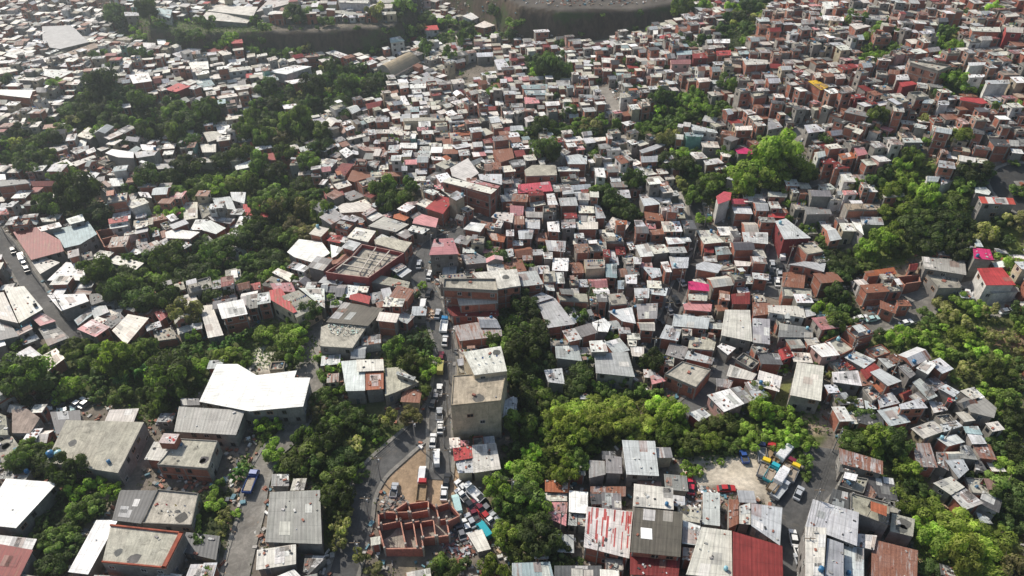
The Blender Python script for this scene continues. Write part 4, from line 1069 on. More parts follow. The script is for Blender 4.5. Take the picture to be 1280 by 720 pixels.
# ---------------------------------------------------------------- palettes
RC={'Z':(.87,.87,.84),'w':(.84,.83,.79),'W':(.78,.76,.68),'m':(.55,.565,.56),'M':(.39,.395,.39),'g':(.26,.255,.245),'d':(.11,.11,.11),'D':(.135,.12,.095),
 'c':(.50,.47,.385),'C':(.68,.65,.57),'f':(.36,.35,.315),'r':(.46,.06,.06),'R':(.25,.04,.035),'o':(.40,.13,.06),'u':(.30,.19,.15),'v':(.40,.37,.35),
 'p':(.56,.25,.25),'P':(.42,.33,.26),'n':(.58,.10,.13),'k':(.60,.04,.16),'t':(.34,.43,.44),'q':(.06,.42,.55),'s':(.75,.72,.66),'S':(.62,.58,.55),'Y':(.52,.44,.33),'y':(.75,.47,.03),'G':(.46,.38,.25)}
RUST={'w':.12,'W':0,'m':.3,'M':.25,'g':.45,'d':.1,'D':.1,'C':.12,'u':1.0,'v':.85,'p':.35,'o':.3,'r':.45,'R':.4,'k':.3,'n':.4,'t':.25,'S':0,'s':0}
RW={'Z':'white metal','w':'white metal','W':'white','m':'pale grey metal','M':'mid grey metal','g':'weathered grey','d':'dark grey','D':'dark brown','c':'stained cement','C':'cream coloured','f':'ribbed grey','r':'red metal','R':'dark red','o':'orange rusted','u':'rusty patchwork','v':'rust streaked','p':'faded pink','P':'tan','n':'pinkish red','k':'magenta','t':'blue grey','q':'bright blue','s':'striped','S':'streaked','Y':'tan','y':'yellow','G':'tan arched'}
SLAB=set('cPWY')
WC={'b':(.36,.12,.072),'c':(.25,.235,.21),'w':(.62,.60,.56),'y':(.48,.41,.29),'r':(.34,.05,.045),'R':(.24,.035,.035),'p':(.55,.33,.29),'n':(.42,.12,.13),'k':(.5,.05,.12),'t':(.22,.42,.36),'o':(.36,.16,.10)}
WW={'b':'brick house','c':'grey walled house','w':'white walled house','y':'tan walled house','r':'red walled house','R':'red walled house','p':'pink walled house','n':'pink walled house','k':'magenta walled house','t':'green walled house','o':'orange brick house'}
def jit(c,a=.08,r=random):
    k=1+r.uniform(-a,a); return tuple(max(0,min(1,x*k*(1+r.uniform(-a,a)*.14))) for x in c[:3])
# ---------------------------------------------------------------- houses
class House: pass
houses=[]
def top_plane(cx,cy,z0,tilt,ang): return lambda x,y: z0+tilt*((x-cx)*math.cos(ang)+(y-cy)*math.sin(ang))
def area2(p): return .5*sum(p[i][0]*p[(i+1)%len(p)][1]-p[(i+1)%len(p)][0]*p[i][1] for i in range(len(p)))
def register(out,h,code,wall,flags,label,short,seed,ang,tilt,z0,cx,cy,mark_it=True):
    o=House(); o.poly=out; o.h=h; o.code=code; o.wall=wall; o.flags=flags; o.label=label; o.short=short; o.seed=seed; o.ang=ang; o.tilt=tilt; o.z0=z0; o.c=(cx,cy)
    p=np.array(out); px,py,dp=project(p[:,0],p[:,1],[z0]*len(p)); o.px,o.py=px.mean(),py.mean()
    q=list(zip(px,py)); o.size=abs(area2(q))+ (h*F/dp.mean())*(px.max()-px.min())*.6; o.dep=dp.mean()
    vis=(min(px.max(),1280)-max(px.min(),0))/max(1,px.max()-px.min())*(min(py.max(),720)-max(py.min(),0))/max(1,py.max()-py.min()) if px.max()>0 and px.min()<1280 and py.max()>0 and py.min()<720 else 0
    o.size*=vis; houses.append(o)
    if mark_it: mark(occ,out,1)
    return o
n=0
for key,txt in ROOFS.items():
    for line in txt.strip().splitlines():
        f=line.split('|'); P=[tuple(map(float,q.split(','))) for q in f[0].split()]
        if key!='F': P=[(key[0]*320+a/4,key[1]*180+b/4) for a,b in P]
        code,h,wall=f[1],float(f[2]),f[3]; flags=f[4] if len(f)>4 else ''
        label,short=(None,None)
        if key!='F': h*={0:.72,1:.9}.get(key[1],1)
        if len(f)>5 and f[5]: label,short=f[5].split('@')
        r=random.Random(n); n+=1
        cpx=sum(p[0] for p in P)/len(P); cpy=sum(p[1] for p in P)/len(P)
        c=hit(cpx,cpy,h); z0=c[2]
        flat=[hit_plane(a,b,z0) for a,b in P]
        e=flat[1]-flat[0]; ang0=math.atan2(e[1],e[0])
        slab=code in SLAB
        ang=ang0+math.pi/2; tilt=0 if slab else r.choice([-1,1,-1])*r.uniform(.03,.10)
        if 'A' in flags or code in 'SDR' : tilt*=.5
        cx,cy=c[0],c[1]; nx,ny=-tilt*math.cos(ang),-tilt*math.sin(ang); out=[]
        for a,b in P:
            rr=ray(a,b); nn=np.array([nx,ny,1.0]); t=np.dot(nn,np.array([cx,cy,z0])-np.array([0,0,H]))/np.dot(nn,rr); out.append((rr[0]*t,rr[1]*t))
        if area2(out)<0: out=out[::-1]
        register(out,h,code,wall,flags,label,short,n,ang,tilt,z0,cx,cy)
SURV=[(h.c[0],h.c[1],h.ang,h.code) for h in houses]
SV=np.array([(a,b,c) for a,b,c,_ in SURV])
WSH=[]
for key,label,short,h,style,runs in WALLED:
    P=[[ (key[0]*320+float(q.split(',')[0])/4,key[1]*180+float(q.split(',')[1])/4) for q in r_.split()] for r_ in runs]
    cpx=np.mean([p[0] for p in P[0]]); cpy=np.mean([p[1] for p in P[0]]); c=hit(cpx,cpy,h); z0=c[2]
    W=[[hit_plane(a,b,z0) for a,b in run] for run in P]; WSH.append((label,short,h,style,W,z0,c,cpx,cpy)); mark(occ,W[0],1,1)
# ---- fill between the surveyed roofs
def choose(px,py,r):
    if px>900 and py<190: rc=r.choices('cgCmwudPRvp',[20,14,13,14,8,10,7,8,3,4,3])[0]; wl=r.choices('bocywp',[62,12,12,6,6,2])[0]
    elif py<190 and px<560: rc=r.choices('cgCmwudtRr',[12,12,20,20,18,8,5,3,2,1])[0]; wl=r.choices('bcywt',[45,25,14,15,1])[0]
    elif py<230: rc=r.choices('cgCmwudRtp',[18,13,16,20,13,9,4,2,3,2])[0]; wl=r.choices('bcywp',[60,18,8,11,3])[0]
    else: rc=r.choices('cgCmwudvRp',[14,14,13,28,12,9,4,3,2,1])[0]; wl=r.choices('bcyw',[66,20,6,8])[0]
    return rc,wl

def oang(x,y):
    d=(SV[:,0]-x)**2+(SV[:,1]-y)**2; k=np.argsort(d)[:5]; w=1/(d[k]+60)
    return math.atan2((np.sin(4*SV[k,2])*w).sum(),(np.cos(4*SV[k,2])*w).sum())/4
def attempt(x,y,ang,w,d,small,par_h=None):
    r=random
    Z=float(hgt(x,y)); px,py,_=project(x,y,Z+4)
    if not(-50<px<1330 and -45<py<770): return None
    i,j=int(y-OY0),int(x-OX0)
    if not(0<=i<ONY and 0<=j<ONX) or occ[i,j] or green[i,j] or nof[i,j]: return None
    if py>430 and max(w,d)>7.5: return None
    cs,sn=math.cos(ang),math.sin(ang)
    q=[(x+(a*w/2)*cs-(b*d/2)*sn,y+(a*w/2)*sn+(b*d/2)*cs) for a,b in ((-1,-1),(1,-1),(1,1),(-1,1))]
    s_=sub(q)
    if s_ is None: return None
    m=pip(s_[2],s_[3],q)
    if not m.any(): return None
    oc=occ[s_[0],s_[1]][m]; gr=green[s_[0],s_[1]][m]
    if (oc>0).mean()>(.18 if py<260 else .1) or (oc==2).any() or (gr>0).mean()>.12: return None
    gz=hgt([a for a,b in q],[b for a,b in q])
    if gz.max()-gz.min()>(5 if py<200 else 7): return None
    rc,wl=choose(px,py,r)
    hh=r.choices([2.8,3.4,5.4,6.2,8.4],[18,24,34,18,6] if py<300 else [30,34,26,8,2])[0]+r.uniform(-.3,.5)
    if py<210: hh=r.choices([2.7,3.4,5.2,5.9,7.4],[28,28,26,14,4])[0]+r.uniform(-.3,.4)
    if small: hh=r.uniform(2.4,4.4)
    if py>430: rc=r.choices('gdcmCu',[3,2,3,3,2,1])[0]; hh=min(hh,4)
    if rc in 'w' and r.random()<.25: rc='C'
    if max(w,d)>4.6 and r.random()<(.4 if py<430 else .15):   # a terraced pair sharing one wall
        t_=r.uniform(.38,.62); a0,a1=(q[0],q[1]) ; b0,b1=(q[3],q[2])
        if d>w: q=q[1:]+q[:1]; a0,a1,b0,b1=q[0],q[1],q[3],q[2]
        L_=lambda u,v:(u[0]+(v[0]-u[0])*t_,u[1]+(v[1]-u[1])*t_); ma,mb=L_(a0,a1),L_(b0,b1)
        for qq in ([a0,ma,mb,b0],[ma,a1,b1,mb]):
            cx_=sum(p[0] for p in qq)/4; cy_=sum(p[1] for p in qq)/4; rc2,wl2=choose(px,py,r); h2=max(2.4,hh+r.choice([-2.4,-.6,0,.5]))
            g_=math.atan2(qq[1][1]-qq[0][1],qq[1][0]-qq[0][0]); last=register(qq,h2,rc2,wl if r.random()<.6 else wl2,'',None,None,r.randrange(1<<30),g_+math.pi/2,0 if rc2 in SLAB else r.choice([-1,1,-1])*r.uniform(.02,.12),Z+h2,cx_,cy_)
        return last
    return register(q,hh,rc,wl,'',None,None,r.randrange(1<<30),ang+math.pi/2,0 if rc in SLAB else r.choice([-1,1,-1])*r.uniform(.02,.10),Z+hh,x,y)
def pick(y_px,x_px):
    r=random; k=.62 if (y_px<200 and x_px>640) else .68 if y_px<150 else .76 if y_px<230 else .84
    return r.uniform(4.6,8.6)*k,r.uniform(4.4,7.4)*k
def grow(queue):
    n0=len(queue); qi=0
    while qi<len(queue):
        h=queue[qi]; qi+=1; P=np.array(h.poly); ang=h.ang-math.pi/2; ex=np.array([math.cos(ang),math.sin(ang)]); ey=np.array([-ex[1],ex[0]])
        rel=P-np.array(h.c); hx=np.abs(rel@ex).max(); hy=np.abs(rel@ey).max(); ta=oang(*h.c)
        best=min((((ta-ang+math.pi/4+k*math.pi/2)%(math.pi/2))-math.pi/4 for k in (0,)),key=abs)
        for dx,dy in random.sample([(1,0),(-1,0),(0,1),(0,-1)],4):
            w,d=pick(h.py,h.px)
            gap=random.choice([.05,.1,.2,.5]) if dx else random.choice([.3,.7,1.2,2.2])
            c=np.array(h.c)+ex*dx*(hx+w/2+gap)+ey*dy*(hy+d/2+gap)+(ey if dx else ex)*random.uniform(-.8,.8)
            if h.py>430 and random.random()<(.85 if h.px<470 else .4): continue
            na=ang+max(-.09,min(.09,best))+random.uniform(-.025,.025)
            o=attempt(float(c[0]),float(c[1]),na,w,d,False)
            if o: queue.append(o)
grow([h for h in houses])
for (sw,sd),tries in (((6.5,5.5),30000),((5,4.2),45000),((3.6,3),60000)):
    X=rng.uniform(-430,430,tries); Y=rng.uniform(66,540,tries)
    PX,PY,_=project(X,Y,hgt(X,Y)+4); k_=(PX>-50)&(PX<1330)&(PY>-45)&(PY<770)
    for x,y,px,py in zip(X[k_],Y[k_],PX[k_],PY[k_]):
        i,j=int(y-OY0),int(x-OX0)
        if occ[i,j] or green[i,j] or nof[i,j]: continue
        if py>430 and random.random()<(.75 if px<470 else .3): continue
        o=attempt(float(x),float(y),oang(x,y)+random.uniform(-.06,.06),sw*random.uniform(.85,1.15),sd*random.uniform(.85,1.15),sw<5)
        if o and sw>6: grow([o])
print('houses',len(houses))
houses.sort(key=lambda o:-o.size)
def lot(o):
    """mesh pieces of one building, in world coordinates"""
    r=random.Random(o.seed*7+3); out=[np.array(p) for p in o.poly]; nP=len(out); cx,cy=o.c
    zt=top_plane(cx,cy,o.z0,o.tilt,o.ang)
    slab=o.code in SLAB; roof=MB(); wall=MB(); wins=[]
    base=jit(RC[o.code],.10 if o.label else .24,r); rust=min(1,max(0,RUST.get(o.code,0)*r.uniform(.5,1.5))); mat=1 if slab else 0
    far=o.size<150
    gable = nP==4 and not slab and (('G' in o.flags) or (not o.label and r.random()<.10))
    arch='A' in o.flags
    rise=1.1 if gable else (5.0 if arch else 0)
    if arch: o.tilt=0; zt=lambda x,y:o.z0
    def bil(u,v):
        p=out[0]*(1-u)*(1-v)+out[1]*u*(1-v)+out[2]*u*v+out[3]*(1-u)*v
        z=zt(p[0],p[1])
        if gable: z+=rise*(1-abs(2*v-1))
        if arch: z+=rise*math.sin(math.pi*v)-1.5
        return (float(p[0]),float(p[1]),float(z))
    th=.07 if not slab else .22
    if nP==4:
        lu=(np.linalg.norm(out[1]-out[0])+np.linalg.norm(out[2]-out[3]))/2; lv=(np.linalg.norm(out[3]-out[0])+np.linalg.norm(out[2]-out[1]))/2
        nu=max(1,min(14,round(lu/(2.1 if not slab else 4)))); nv=max(1,min(10,round(lv/(3.2 if not slab else 4))))
        if far: nu=max(1,nu//2); nv=max(1,nv//2)
        if gable: nv=max(2,nv+nv%2)
        if arch: nv=12; nu=10
        alt='mgwuC'
        for i in range(nu):
            cc=jit(base,.03,r)
            for j in range(nv):
                c=jit(cc,.035,r); ru=rust
                if o.code in 'mMgCuvwtpD' and r.random()<(.16 if o.code in 'uvg' else .05): q_=RC[r.choice(alt)]; c=jit(tuple(.45*a_+.55*b_ for a_,b_ in zip(q_,base)),.1,r); ru=min(1,rust+.3)
                if o.code=='s': c=(.75,.70,.64) if i%2 else (.55,.10,.07)
                u0,u1,v0,v1=i/nu,(i+1)/nu,j/nv,(j+1)/nv
                roof.face([bil(u0,v0),bil(u1,v0),bil(u1,v1),bil(u0,v1)],mat,(*c,ru),[(u0*lu,v0*lv),(u1*lu,v0*lv),(u1*lu,v1*lv),(u0*lu,v1*lv)])
        if o.code=='S':   # red paint runs down the sheets
            for k in range(26):
                u=r.uniform(.02,.95); v0=r.choice([.72,r.uniform(.1,.8)]); L=r.uniform(.08,.5); w=r.uniform(.012,.05)
                v1=min(.99,v0+L)
                q=[bil(u,v0),bil(u+w,v0),bil(u+w,v1),bil(u,v1)]
                roof.face([(a,b,c+.03) for a,b,c in q],0,(.46,.09,.08,0),[(0,0),(1,0),(1,4),(0,4)])
        if not far and not gable and not arch:
            for k in range(r.choice([0,1,2,3]) if not slab and o.code not in 'WSZ' else 0):   # odd repair sheets
                u=r.uniform(0,.8); v=r.uniform(0,.75); du=min(.98-u,r.uniform(1.2,3)/lu); dv=min(.98-v,r.uniform(1.8,4)/lv); q_=RC[r.choice('mwgCu' if o.code not in 'rR' else 'Rru')]; c=jit(tuple(.6*a_+.4*b_ for a_,b_ in zip(q_,base)),.15,r)
                q=[bil(u,v),bil(u+du,v),bil(u+du,v+dv),bil(u,v+dv)]
                roof.face([(a,b,cc+.05) for a,b,cc in q],0,(*c,rust),[(0,0),(2,0),(2,3),(0,3)])
            nj=r.choice([0,3,6,9]) if o.code not in 'WYDZ' else 1
            for k in range(nj):   # stones, bricks and scrap holding the sheets down
                a,b,z=bil(r.uniform(.06,.94),r.uniform(.06,.94)); s=r.uniform(.2,.5)
                roof.box((a,b,z),(s*r.uniform(.6,2),s,s*.5),2,jit(r.choice([(.3,.12,.08),(.3,.29,.27),(.05,.05,.05),(.5,.5,.48)]),.2,r),r.uniform(0,3))
        if slab and not far:
            for k in range(r.choice([1,2,3])):  # leftovers and patches on a slab
                a,b,z=bil(r.uniform(.15,.85),r.uniform(.15,.85))
                if r.random()<.5: roof.box((a,b,z+.01),(r.uniform(.4,1.2),r.uniform(.4,1),r.uniform(.2,.6)),2,jit(r.choice([(.3,.12,.08),(.4,.4,.38),(.1,.2,.3)]),.2,r),r.uniform(0,3))
                else:
                    rr=r.uniform(.6,1.6); roof.face([(a+rr*math.cos(t)*r.uniform(.7,1.2),b+rr*math.sin(t)*r.uniform(.7,1.2),z+.012) for t in [k2*.785 for k2 in range(8)]],1,jit((.13,.125,.115),.3,r))
            if not o.label and r.random()<.45:    # part covered roof terrace
                u0=r.choice([.04,.45]); u1=u0+r.uniform(.35,.5); v0=r.choice([.04,.3]); v1=v0+r.uniform(.4,.65); hz_=r.uniform(1.9,2.4); tl=r.uniform(-.3,.3); c_=jit(RC[r.choice('mwCguo')],.2,r)
                Q_=[bil(u0,v0),bil(u1,v0),bil(u1,v1),bil(u0,v1)]; T_=[(a,b,z+hz_+(tl if k_ in (0,1) else -tl)) for k_,(a,b,z) in enumerate(Q_)]
                roof.face(T_,0,(*c_,.4),[(0,0),(lu*(u1-u0),0),(lu*(u1-u0),lv*(v1-v0)),(0,lv*(v1-v0))])
                for (a,b,z),t_ in zip(Q_,T_): roof.box((a,b,z),(.12,.12,t_[2]-z-.02),2,(.3,.28,.25),o.ang)
                if r.random()<.6: 
                    a_,b_=Q_[2],Q_[3]; roof.face([a_,b_,T_[3],T_[2]],2,WC[o.wall])
            if r.random()<.3:    # washing on a line
                a,b,z=bil(.1,.5); c2,d2,z2=bil(.9,.5); nn=r.randint(4,8)
                for k_ in range(nn):
                    t_=(k_+.5)/nn; x_=a+(c2-a)*t_; y_=b+(d2-b)*t_; e_=.28/max(1,lu); dx_,dy_=(c2-a)*e_,(d2-b)*e_
                    roof.face([(x_-dx_,y_-dy_,z+.9),(x_+dx_,y_+dy_,z+.9),(x_+dx_,y_+dy_,z+1.6),(x_-dx_,y_-dy_,z+1.6)],2,jit(r.choice([(.7,.7,.72),(.1,.2,.5),(.6,.1,.12),(.7,.6,.2),(.05,.05,.06),(.2,.5,.45)]),.2,r))
            if not o.label and r.random()<.3:    # column starter bars
                for u,v in ((.05,.08),(.95,.08),(.95,.92),(.05,.92)):
                    a,b,z=bil(u,v); roof.box((a,b,z),(.3,.3,.9),2,(.3,.29,.27),o.ang)
    else:
        lu=lv=10; roof.face([(float(p[0]),float(p[1]),zt(*p)) for p in out],mat,(*base,rust),[(float((p[0]-cx)*math.cos(o.ang-1.57)+(p[1]-cy)*math.sin(o.ang-1.57)),float((p[0]-cx)*-math.sin(o.ang-1.57)+(p[1]-cy)*math.cos(o.ang-1.57))) for p in out])
        for k in range(5):   # sheet laps
            a=out[k%nP]*.8+np.array([cx,cy])*.2; 
            e=out[(k+1)%nP]-out[k%nP]; 
    # roof edge
    edge=[(float(p[0]),float(p[1]),zt(*p)) for p in out]
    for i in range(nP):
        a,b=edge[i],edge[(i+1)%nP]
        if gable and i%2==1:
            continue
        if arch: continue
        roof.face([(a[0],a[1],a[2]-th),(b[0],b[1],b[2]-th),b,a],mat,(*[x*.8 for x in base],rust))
    if gable or arch:
        for uu in (0,1):
            K=[bil(uu,v/ (2 if gable else 12)) for v in range((2 if gable else 12)+1)]
            zb=min(k[2] for k in K)-.05
            ws=K+[(K[-1][0],K[-1][1],zb),(K[0][0],K[0][1],zb)]
            wall.face(ws if uu==0 else ws[::-1],0 if o.wall in 'bo' else 1,WC[o.wall])
    # parapet
    if slab and not far and (('E' in o.flags) or r.random()<.55) and nP==4:
        pc=(.40,.10,.055) if 'E' in o.flags else jit(r.choice([(.3,.28,.25),WC[o.wall] if o.wall in WC else (.3,.28,.25)]),.1,r)
        ph=.45 if 'E' in o.flags else r.uniform(.25,.7); pw=.9 if 'E' in o.flags else .18
        for i in range(4):
            a,b=out[i],out[(i+1)%4]; d=b-a; L=np.linalg.norm(d); 
            if L<1: continue
            if 'E' in o.flags and i not in (0,1,2): continue
            w2=pw if ('E' in o.flags and i==1) else min(pw,.3)
            nrm=np.array([-d[1],d[0]])/L; m=(a+b)/2+nrm*w2*.52; zz=zt(*m)
            roof.box((m[0],m[1],zz-.1),(L-.01*i,w2,ph+.1),1,pc,math.atan2(d[1],d[0]))
    # walls
    inset=.0 if slab else min(.35,.08*math.sqrt(abs(area2(o.poly))))
    rad=np.mean([np.linalg.norm(p-np.array([cx,cy])) for p in out]); k=1-inset*1.4/rad
    wp=[np.array([cx,cy])+(p-np.array([cx,cy]))*k for p in out]
    gz=[float(hgt(*p)) for p in wp]; zb=min(gz)-1.0
    wc=jit(WC[o.wall],.14,r); brick=o.wall in 'bo'
    wmat=0 if brick else 1
    mixed=brick and r.random()<.25
    if not slab:
        wall.face([(float(p[0]),float(p[1]),zt(*p)-.12) for p in wp],1,(.12,.1,.09))
    camd=np.array([-cx,-cy]); camd=camd/np.linalg.norm(camd)
    door_done=False
    for i in range(nP):
        a,b=wp[i],wp[(i+1)%nP]; d=b-a; L=float(np.linalg.norm(d))
        if L<.3: continue
        d=d/L; nrm=np.array([d[1],-d[0]]); za,zb_=zt(*a)-th,zt(*b)-th
        m_=wmat; col=wc
        if mixed and i%2: m_=1; col=(.34,.31,.27)
        def q(s,z,off=0): p=a+d*s+nrm*off; return (float(p[0]),float(p[1]),float(z))
        wall.face([q(0,zb),q(L,zb),q(L,zb_),q(0,za)],m_,col,[(0,0),(L,0),(L,zb_-zb),(0,za-zb)])
        facing=float(nrm@camd)
        g0=float(hgt(*((a+b)/2))); zl=min(za,zb_)
        nf=max(1,int((zl-g0+.6)/2.6))
        if brick and not far:
            cc=(.33,.31,.28)
            for fl in range(nf):
                zc=zl-2.75*fl
                if zc-.3<g0-.3: break
                wall.face([q(0,zc-.28,.03),q(L,zc-.28,.03),q(L,zc-.02,.03),q(0,zc-.02,.03)],1,cc)
            for s in [0]+([L/2] if L>7 else [])+[L-.28]:
                wall.face([q(s,zb,.035),q(s+.28,zb,.035),q(s+.28,zl-.05,.035),q(s,zl-.05,.035)],1,cc)
        if facing<-.25: continue
        nw=max(1,int(L/2.9)) if L>1.7 else 0
        for fl in range(nf):
            zc=zl-2.75*fl
            for w in range(nw):
                if r.random()<(.92 if 'N' in o.flags else .3): continue
                s=L*(w+.5)/nw+r.uniform(-.2,.2)
                dd=(fl==nf-1 and not door_done and r.random()<.5 and zc-g0>2.2)
                if dd: zz=max(zc-1.6,g0+1.05); door_done=True; ty='door'
                else:
                    zz=zc-1.15; ty='window'
                    if zz-.6<g0: continue
                p=q(s,zz,.0); wins.append((ty,p,math.atan2(d[1],d[0]),r.choice([0,0,1,1,2])))
    if 'H' in o.flags:
        pass
    return roof,wall,wins,zb
# shared window and door meshes (local x along the wall, -y outward)
def win_mesh(kind):
    m=MB(); w,h={0:(1.1,1.0),1:(.9,1.1),2:(1.4,1.0)}[kind]; fc={0:(.42,.41,.38),1:(.08,.07,.065),2:(.33,.2,.13)}[kind]; t=.1
    m.face([(-w/2,-.02,-h/2),(w/2,-.02,-h/2),(w/2,-.02,h/2),(-w/2,-.02,h/2)],0)
    for x0,x1,z0,z1 in ((-w/2-t,w/2+t,h/2,h/2+t),(-w/2-t,w/2+t,-h/2-t*1.6,-h/2),(-w/2-t,-w/2,-h/2,h/2),(w/2,w/2+t,-h/2,h/2),(-.03,.03,-h/2,h/2)):
        m.box(((x0+x1)/2,-.045,z0),(x1-x0,.09,z1-z0),1,fc)
    return m
def door_mesh():
    m=MB(); m.box((0,-.04,-1.0),(.95,.08,2.0),1,(.10,.12,.14))
    for x0,x1,z0,z1 in ((-.57,.57,1.0,1.1),(-.57,-.475,-1,1),(.475,.57,-1,1)): m.box(((x0+x1)/2,-.06,z0),(x1-x0,.12,z1-z0),1,(.3,.28,.26))
    m.box((.36,-.11,-.05),(.06,.06,.14),1,(.5,.5,.48)); return m
def split(m,test):
    a,b=MB(),MB()
    for f,mt,c,u in zip(m.f,m.m,m.c,m.uv):
        P=[m.v[i] for i in f]; (a if test(P,mt) else b).face(P,mt,c,u)
    return a,b
WM={('window',k):win_mesh(k) for k in range(3)}; DM=door_mesh()
WME={k:v.mesh('window',[M['glass'],M['frame']]) for k,v in WM.items()}; DME=DM.mesh('door',[M['glass'],M['frame']])
PNE={};FRE={}
for k_,v_ in WM.items():
    a_,b_=split(v_,lambda P,mt:mt==0); PNE[k_]=a_.mesh('window',[M['glass'],M['frame']]); FRE[k_]=b_.mesh('frame',[M['glass'],M['frame']])
a_,b_=split(DM,lambda P,mt:max(abs(p[0]) for p in P)<.474+.002 and max(p[2] for p in P)<=1.0); DLE=a_.mesh('door',[M['glass'],M['frame']]); DFE=b_.mesh('frame',[M['glass'],M['frame']])
RM=[M['roof_metal'],M['slab'],M['junk']]; WLM=[M['brick'],M['plaster']]
later=[]     # (object, words, px, py)
named=[]     # (px,py,short)
def say(o,desc,px,py): later.append((o,desc,float(px),float(py)))
tanks=[]
IND=298
far_roof=MB()
built=0
for idx,o in enumerate(houses):
    big=idx<IND or o.label
    if o.label and idx>=IND: IND-=0
    roof,wall,wins,zb=lot(o)
    if big:
        loc=(float(o.c[0]),float(o.c[1]),float(hgt(*o.c)))
        nm='warehouse' if (o.label and ('warehouse' in o.label or 'hall' in o.label or 'gym' in o.label or 'shed roof' in o.label)) else ('apartment_building' if o.label and ('apartment' in o.label or 'block' in o.label or 'tall' in o.label or 'terrace' in o.label) else 'house')
        e=empty(nm,loc,None,nm.replace('_',' '),{'house':'houses crowded over the hillsides','warehouse':'warehouses and sheds','apartment_building':'taller blocks among the houses'}[nm])
        off=(-loc[0],-loc[1],-loc[2]); A=MB(); A.add(roof,off); A.build('roof',RM,e); B=MB(); B.add(wall,off); B.build('wall',WLM,e)
        for ty,p,a,k in wins:
            det=idx<110
            w=bpy.data.objects.new(ty,(DLE if det else DME) if ty=='door' else (PNE[(ty,k)] if det else WME[(ty,k)]))
            if det:
                fr=bpy.data.objects.new('frame',DFE if ty=='door' else FRE[(ty,k)]); COL.objects.link(fr); fr.parent=w; COL.objects.link(w); w.parent=e; w.location=(p[0]+off[0],p[1]+off[1],p[2]+off[2]); w.rotation_euler=(0,0,a)
        if 'K' in o.flags:
            c=hit_plane(640+672/4,540+509/4,o.z0); s=MB(); s.box((c[0]-loc[0],c[1]-loc[1],o.z0+.05-loc[2]),(2.4,2.6,.12),0,(.9,.9,.88),o.ang-1.57); s.build('skylight',[M['frame']],e)
        if 'H' in o.flags:
            c=hit_plane(215,556,o.z0); x,y=c[0]-loc[0],c[1]-loc[1]; s=MB(); a=o.ang-1.57
            s.box((x,y,o.z0-loc[2]),(3.6,2.6,2.3),0,(.30,.10,.06),a); s.box((x,y,o.z0+2.3-loc[2]),(3.9,2.9,.12),1,(.6,.5,.47),a)
            for k in range(7): s.box((x+random.uniform(-1.5,1.5),y+random.uniform(-1,1),o.z0+2.42-loc[2]),(.6,.4,.1),1,(.45,.06,.06) if k%2 else (.8,.8,.78),random.uniform(0,3))
            s.build('rooftop_hut',WLM,e)
        if o.label: e['label']=o.label; named.append((o.px,o.py,o.short))
        else: say(e,('small ' if o.size<260 else '')+WW[o.wall]+' with '+RW[o.code]+' roof',o.px,o.py)
        rr=random.Random(o.seed)
        if ('T' in o.flags) or (o.code in 'cCmg' and rr.random()<.2 and o.size>220): tanks.append((o,rr))
        built+=1
    else:
        far_roof.add(roof)
        k=far_roof
        for i in range(len(wall.f)):
            pass
        w2=MB(); w2.add(wall); w2.m=[m+3 for m in w2.m]; far_roof.add(w2)
        for ty,p,a,kk in wins:
            cs,sn=math.cos(a),math.sin(a); wd,hh=(.5,1.0) if ty=='door' else (.55,.5)
            for dd,s,mi,cl in ((.012,1.22,6,(.55,.53,.5) if kk==0 else (.2,.17,.15)),(.024,1.0,5,(1,1,1))):
                if o.size<60 and mi==6: continue
                q=[(p[0]+sx*wd*s*cs+dd*sn,p[1]+sx*wd*s*sn-dd*cs,p[2]+sz*hh*s) for sx,sz in ((-1,-1),(1,-1),(1,1),(-1,1))]
                far_roof.face(q,mi,cl)
print('individual',built)
fo=far_roof.build('distant_houses',RM+WLM+[M['glass'],M['frame']]); tag(fo,'mass of small brick and tin roofed houses filling the far hillsides','houses',None,'stuff')
# ---- roofless shells
for label,short,h,style,W,z0,c,px,py in WSH:
    g=float(hgt(c[0],c[1])); e=empty('brick_shell',(c[0],c[1],g),label,'unfinished building'); named.append((px,py,short))
    cols={'red':(.38,.125,.085),'beam':(.28,.05,.045),'brick':(.27,.10,.065),'grey':(.30,.29,.26)}[style]
    for ri,run in enumerate(W):
        m=MB()
        for i in range(len(run)-1):
            a,b=run[i],run[i+1]; d=b-a; L=float(np.linalg.norm(d)); mid=(a+b)/2-c[:2]; an=math.atan2(d[1],d[0])
            hh=h if style=='red' else h
            if style=='grey' : 
                m.box((mid[0],mid[1],z0-g-.3+.002*i),(L,.3,.3),1,cols,an)
                for q in (a,b): m.box((q[0]-c[0],q[1]-c[1],-.5),(.34,.34,z0-g+.5+.004*ri),1,cols,an)
            elif style=='beam' and ri>0:
                m.box((mid[0],mid[1],z0-g-.35+.01*ri),(L,.35,.32),1,(.52,.47,.40),an)
                for q in (a,b): m.box((q[0]-c[0],q[1]-c[1],-1),(.3,.3,z0-g+1),1,(.45,.4,.35),an)
            else:
                up=random.uniform(-.9,.2) if style!='beam' else 0
                m.box((mid[0],mid[1],-1.5),(L+.2,.28+.004*i,z0-g+1.5+up+.003*i),0,jit(cols,.1),an)
                m.box((mid[0],mid[1],z0-g+up+.003*i),(L+.1,.2,.05),1,(.52,.27,.19) if style!='beam' else (.5,.3,.26),an)
        if style=='red':
            for q in run: m.box((q[0]-c[0],q[1]-c[1],-1),(.42,.42,z0-g+1.35),1,(.40,.36,.31),.3)
        m.build('wall' if not(style in('beam','grey') and ri) else 'beam',WLM,e)
    fl=MB(); zf=.25 if style!='beam' else z0-g-1.3
    fl.face([(p[0]-c[0],p[1]-c[1],zf) for p in W[0][:-1]],1,(.40,.36,.30) if style!='beam' else (.5,.46,.38)); fl.build('floor_slab',RM,e)
